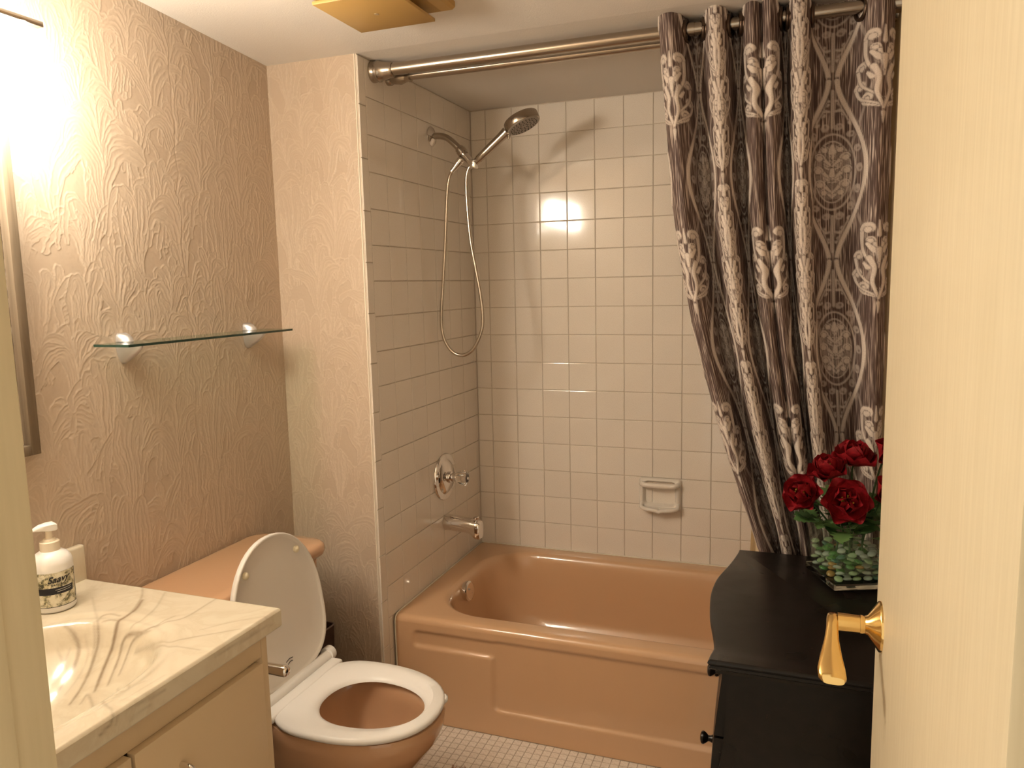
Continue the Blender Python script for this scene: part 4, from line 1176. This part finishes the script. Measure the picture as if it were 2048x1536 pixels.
for z0, z1 in zd:
    ny_, nz_ = 24, 8
    Yg = np.linspace(-1.446, -.892, ny_); Zg = np.linspace(z0, z1, nz_)
    face = [[Vector((bulge(z) - .012 * math.sin(PI * (y + 1.446) / .554), y, z)) for y in Yg] for z in Zg]
    bm = bmesh.new()
    fr_ = [[bm.verts.new(p) for p in r] for r in face]; bk = [[bm.verts.new((1.137, p.y, p.z)) for p in r] for r in face]
    for i in range(nz_ - 1):
        for j in range(ny_ - 1): bm.faces.new((fr_[i][j], fr_[i][j + 1], fr_[i + 1][j + 1], fr_[i + 1][j]))
    def strip(a, b):
        for k in range(len(a) - 1): bm.faces.new((a[k], a[k + 1], b[k + 1], b[k]))
    strip(fr_[0], bk[0]); strip(fr_[-1], bk[-1]); strip([r[0] for r in fr_], [r[0] for r in bk]); strip([r[-1] for r in fr_], [r[-1] for r in bk])
    dw = from_bm('drawer', bm, MT['dresser'], dsr, 40)
    zm = (z0 + z1) / 2
    for yk in (-1.315, -1.02):
        lathe('knob', (bulge(zm) - .004, yk, zm), (-1, 0, 0), knob_prof, MT['dresser'], dw, 18)

# ------------------------------------------------------------------ vase with glass beads and silk roses
VA = Vector((1.315, -1.081, 0)); vd1 = Vector((-.395, .919, 0)).normalized(); vd2 = Vector((vd1.y, -vd1.x, 0))
VS, VH, VT = .152, .122, .005
vcn = VA + (vd1 + vd2) * (VS / 2)
vase = thing('glass_vase', 'square clear glass vase holding green beads and silk roses', 'vase', (vcn.x, vcn.y, DZ))
def vq(i, z): return [VA + vd1 * (i if a == 0 else VS - i) + vd2 * (i if b == 0 else VS - i) + Vector((0, 0, DZ + z)) for a, b in ((0, 0), (1, 0), (1, 1), (0, 1))]
def vqr(i, z, r=.004, n=3):
    P4 = vq(i, z); out = []
    for k in range(4):
        p, a, b = P4[k], P4[k - 1], P4[(k + 1) % 4]
        da, db = (a - p).normalized(), (b - p).normalized()
        c = p + (da + db) * r
        for j in range(n + 1):
            t = j / n * PI / 2
            out.append(c - db * r * math.cos(t) - da * r * math.sin(t) if False else c + (-db * math.cos(t) - da * math.sin(t)) * r)
    return out
bm = bmesh.new()
bm_loft(bm, [vqr(0, .0172), vqr(0, VH - .001), vqr(.001, VH), vqr(VT - .001, VH), vqr(VT, VH - .001), vqr(VT, .0172)], cap0=False, cap1=False)
from_bm('vase_body', bm, MT['vase'], vase, 50)
bm = bmesh.new(); bm_loft(bm, [vqr(.003, .0004), vqr(.0005, .003), vqr(.0, .006), vqr(0, .0168)])
from_bm('vase_base', bm, MT['thickglass'], vase, 50)
# flattened glass beads, packed by dart throwing in layers
def gem_mesh(mat, nm):
    bm = bmesh.new(); bm_lathe(bm, (0, 0, -.0042), (0, 0, 1), [(0, .003), (.0005, .007), (.002, .0095), (.004, .0100), (.006, .0089), (.0078, .0060), (.0086, .0025), (.0088, 0)], 14)
    bmesh.ops.recalc_face_normals(bm, faces=bm.faces)
    me = bpy.data.meshes.new(nm); bm.to_mesh(me); bm.free(); me.materials.append(mat); shade(me, 60); return me
gm = [gem_mesh(m, 'glass_bead') for m in GEMS]
placed = []
rg = random.Random(5)
names = ['clear', 'bright green', 'dark teal green', 'pale green', 'amber']
for layer in range(5):
    zl = DZ + .0235 + layer * .0128
    tries = 0; cnt = 0
    while tries < 900 and cnt < 36:
        tries += 1
        a_, b_ = rg.uniform(VT + .0108, VS - VT - .0108), rg.uniform(VT + .0108, VS - VT - .0108)
        if rg.random() < .55:
            e_ = VT + .0110
            if rg.random() < .5: a_ = e_ 
            else: b_ = e_
        p = VA + vd1 * a_ + vd2 * b_ + Vector((0, 0, zl + rg.uniform(-.001, .001)))
        if all((p - q_).length > .0200 if abs(p.z - q_.z) < .006 else (p - q_).length > .0120 for q_ in placed):
            placed.append(p); cnt += 1
for p in placed:
    c = rg.choices(range(5), (5, 4, 3, 4, .6))[0]
    o = bpy.data.objects.new('glass_bead', gm[c]); COL.objects.link(o); o.location = p
    o.rotation_euler = (rg.uniform(-.35, .35), rg.uniform(-.35, .35), rg.uniform(0, 6))
    tag(o, names[c] + ' flattened glass bead lying in the square vase', 'glass bead', names[c] + ' beads in the vase')
# silk roses
def petal_mesh(w, h, cupv, nm):
    n, m = 9, 9; A = np.zeros((m, n, 3))
    for j in range(m):
        v = j / (m - 1)
        wv = w * (math.sin(PI * (v * .80 + .08)) ** .7)
        for i in range(n):
            u = -1 + 2 * i / (n - 1)
            x = u * wv * .5; y = h * v - .10 * h * v * abs(u) ** 2 * 1.3
            z = cupv * h * (v ** 1.5) * .55 + .32 * w * (u * u) * (.4 + .6 * v) - .16 * h * max(0, v - .72) * 2.2 + .0015 * math.sin(u * 5 + v * 4) * v
            A[j, i] = (x, y, z)
    i = np.arange(m * n).reshape(m, n)
    F = np.stack([i[:-1, :-1], i[:-1, 1:], i[1:, 1:], i[1:, :-1]], -1).reshape(-1, 4)
    me = bpy.data.meshes.new(nm); me.from_pydata(A.reshape(-1, 3).tolist(), [], F.tolist()); me.materials.append(MT['red']); shade(me, True); return me
PET = [petal_mesh(.062, .050, .50, 'petal'), petal_mesh(.054, .040, .9, 'petal'), petal_mesh(.040, .030, 1.3, 'petal')]
def leaf_mesh(L, W):
    # lobed leaf
    prof = [(0, .0), (.10, .12), (.22, .55), (.30, .34), (.40, .92), (.50, .52), (.62, 1.0), (.70, .55), (.82, .70), (.90, .38), (1.0, 0)]
    V = []; F = []
    for t, w in prof: V += [(-w * W / 2, t * L, -.10 * L * t * t + .12 * w * W), (0, t * L, -.10 * L * t * t), (w * W / 2, t * L, -.10 * L * t * t + .12 * w * W)]
    for k in range(len(prof) - 1):
        a = 3 * k; F += [(a, a + 1, a + 4, a + 3), (a + 1, a + 2, a + 5, a + 4)]
    me = bpy.data.meshes.new('leaf'); me.from_pydata(V, [], F); me.materials.append(MT['leaf']); shade(me, True); return me
LEAF = [leaf_mesh(.068, .052), leaf_mesh(.056, .046)]
def basis(d, roll=0.0):
    d = Vector(d).normalized(); _, u, v = frame_of(d)
    R_ = Matrix((u, v, d)).transposed().to_4x4()
    return R_ @ Matrix.Rotation(roll, 4, 'Z')
def rose(pos, nrm, label, sc=1.0, seed=1):
    r = random.Random(seed); pos = Vector(pos)
    f = thing('silk_rose', label, 'flower', pos, 'red silk roses in the vase')
    B = basis(nrm, r.uniform(0, 6)); n = Vector(nrm).normalized()
    for ring, (cnt, tilt, off) in enumerate(((6, .30, -.008), (5, .62, -.002), (4, .98, .003))):
        for k in range(cnt):
            a = 2 * PI * (k + .5 * ring) / cnt + r.uniform(-.12, .12)
            Mx = B @ Matrix.Rotation(a, 4, 'Z') @ Matrix.Translation((0, .003, off)) @ Matrix.Rotation(tilt + r.uniform(-.1, .1), 4, 'X') @ Matrix.Scale(sc * r.uniform(.95, 1.1), 4)
            place_copy(PET[ring], 'petal', pos, f, Mx)
    bm = bmesh.new()
    for k in range(11):
        a = 2 * PI * k / 11; q = B @ Vector((math.cos(a) * .0025, math.sin(a) * .0025, .004)); q2 = B @ Vector((math.cos(a) * .0065 * sc, math.sin(a) * .0065 * sc, .026 * sc + .003 * math.sin(3 * a))); q3 = B @ Vector((math.cos(a) * .0115 * sc, math.sin(a) * .0115 * sc, .029 * sc))
        bm_tube(bm, [pos + q, pos + q2, pos + q3], [.0010, .0013, .0024], 6)
    from_bm('stamens', bm, MT['stamen'], f, 60)
    # stem into the beads
    base_ = vcn + Vector(((pos.x - vcn.x) * .35, (pos.y - vcn.y) * .35, DZ + .055))
    stp = catmull([pos - n * .004, pos - n * .025 + Vector((0, 0, -.012)), base_ + Vector((0, 0, .055)), base_], 6)
    tube('stem', stp, .0022, MT['stem'], f, 8)
    for k in range(16):
        a = r.uniform(0, 2 * PI); rad = r.uniform(.008, .034)
        ctr = vcn * .4 + Vector((pos.x, pos.y, 0)) * .6
        bp = Vector((ctr.x + math.cos(a) * rad, ctr.y + math.sin(a) * rad, DZ + VH + r.uniform(.002, .055)))
        a2 = a + r.uniform(-.6, .6)
        dirv = Vector((math.cos(a2), math.sin(a2), r.uniform(-.1, .95))).normalized()
        side_ = dirv.cross(Vector((0, 0, 1))).normalized(); up = side_.cross(dirv)
        R_ = Matrix((side_, dirv, up)).transposed().to_4x4() @ Matrix.Rotation(r.uniform(-.5, .5), 4, 'Y')
        place_copy(LEAF[k % 2], 'leaf', bp, f, R_ @ Matrix.Scale(r.uniform(.75, 1.05), 4))
tocam = Vector((-.12, -.95, .30))
rose((1.252, -1.045, .940), (-.55, -.75, .40), 'red silk rose leaning out over the vase corner toward the tub', 1.0, 1)
rose((1.332, -1.095, .940), (.02, -.90, .45), 'red silk rose with open yellow stamens facing the doorway', 1.1, 2)
rose((1.300, -1.020, .985), (-.30, -.30, .90), 'red silk rose half hidden behind the two front roses', 1.0, 3)
rose((1.352, -.985, 1.008), (.10, -.25, .95), 'red silk rose standing tallest in the bouquet', 1.05, 4)
rose((1.418, -1.055, .955), (.45, -.80, .30), 'red silk rose partly covered by the open door', 1.0, 5)
rose((1.420, -1.000, 1.020), (.55, -.50, .60), 'red silk rose at the back of the bouquet beside the open door', 1.0, 6)

# ------------------------------------------------------------------ door leaf with lever handle
DXF = 1.336
dl = tag(box('door_1', (DXF, -2.402, .012), (DXF + .035, -1.732, 2.02), MT['door'], None, .0015), kind='structure')
hc_ = Vector((DXF, -1.792, .967))
ro = lathe('handle_rosette', hc_ + Vector((.0005, 0, 0)), (-1, 0, 0), [(0, .0335), (.0025, .0335), (.004, .0325), (.017, .0135), (.020, .0125), (.0205, .0118), (.0225, .0118), (.024, .0125), (.0265, .0125), (.0265, 0)], MT['brass'], dl, 36)
lathe('handle_neck', hc_ + Vector((-.0262, 0, 0)), (-1, 0, 0), [(0, .0118), (.0275, .0125), (.0275, 0)], MT['brass'], dl, 28)
# paddle lever: starts on the neck and runs towards the hinge, drooping
bm = bmesh.new(); rings = []
for y, xo, zc_, hw, th in ((.006, -.060, .0, .0085, .009), (.002, -.060, .0, .0095, .0118), (-.008, -.0605, .0, .0095, .0118), (-.020, -.061, -.006, .0095, .010), (-.035, -.062, -.015, .0115, .0085), (-.055, -.063, -.026, .0165, .0075), (-.072, -.063, -.035, .0205, .0075), (-.082, -.062, -.040, .0205, .007), (-.087, -.061, -.042, .016, .005)):
    c = hc_ + Vector((xo, y, zc_))
    rings.append([c + Vector((math.copysign(abs(math.cos(a)) ** .7, math.cos(a)) * hw * .82, 0, math.copysign(abs(math.sin(a)) ** .7, math.sin(a)) * th)) for a in [2 * PI * k / 24 for k in range(24)]])
bm_loft(bm, rings)
from_bm('handle_lever', bm, MT['brass'], dl, 50)

# ------------------------------------------------------------------ brown shag rug
rgx, rgy = .365, -1.215
rug = thing('bath_rug', 'brown shaggy bath rug on the mosaic floor between toilet and dresser', 'rug', (.62, rgy, 0))
def rugring(i, z): return rrect(.29 + i, .93 - i, -1.62 + i, -.962 - i, .06, 6, z)
bm = bmesh.new(); bm_loft(bm, [rugring(0, .0008), rugring(-.002, .006), rugring(.006, .011)])
from_bm('rug_base', bm, MT['rug'], rug, 50)
rs_ = np.random.default_rng(4)
N_ = 14000
xy = np.stack([rs_.uniform(.293, .925, N_), rs_.uniform(-1.615, -.960, N_)], -1)
d_ = rs_.normal(size=(N_, 2)) * .008; hgt_ = rs_.uniform(.018, .030, N_); an = rs_.uniform(0, PI, N_); w_ = .0016
p0 = np.stack([xy[:, 0] - np.cos(an) * w_, xy[:, 1] - np.sin(an) * w_, np.full(N_, .008)], -1)
p1 = np.stack([xy[:, 0] + np.cos(an) * w_, xy[:, 1] + np.sin(an) * w_, np.full(N_, .008)], -1)
p2 = np.stack([xy[:, 0] + d_[:, 0], xy[:, 1] + d_[:, 1], hgt_], -1)
Vp = np.stack([p0, p1, p2], 1).reshape(-1, 3) - np.array(org(rug))
me = bpy.data.meshes.new('pile'); me.from_pydata(Vp.tolist(), [], np.arange(3 * N_).reshape(-1, 3).tolist()); me.materials.append(MT['rug'])
o = link(bpy.data.objects.new('pile', me), rug); o['kind'] = 'stuff'
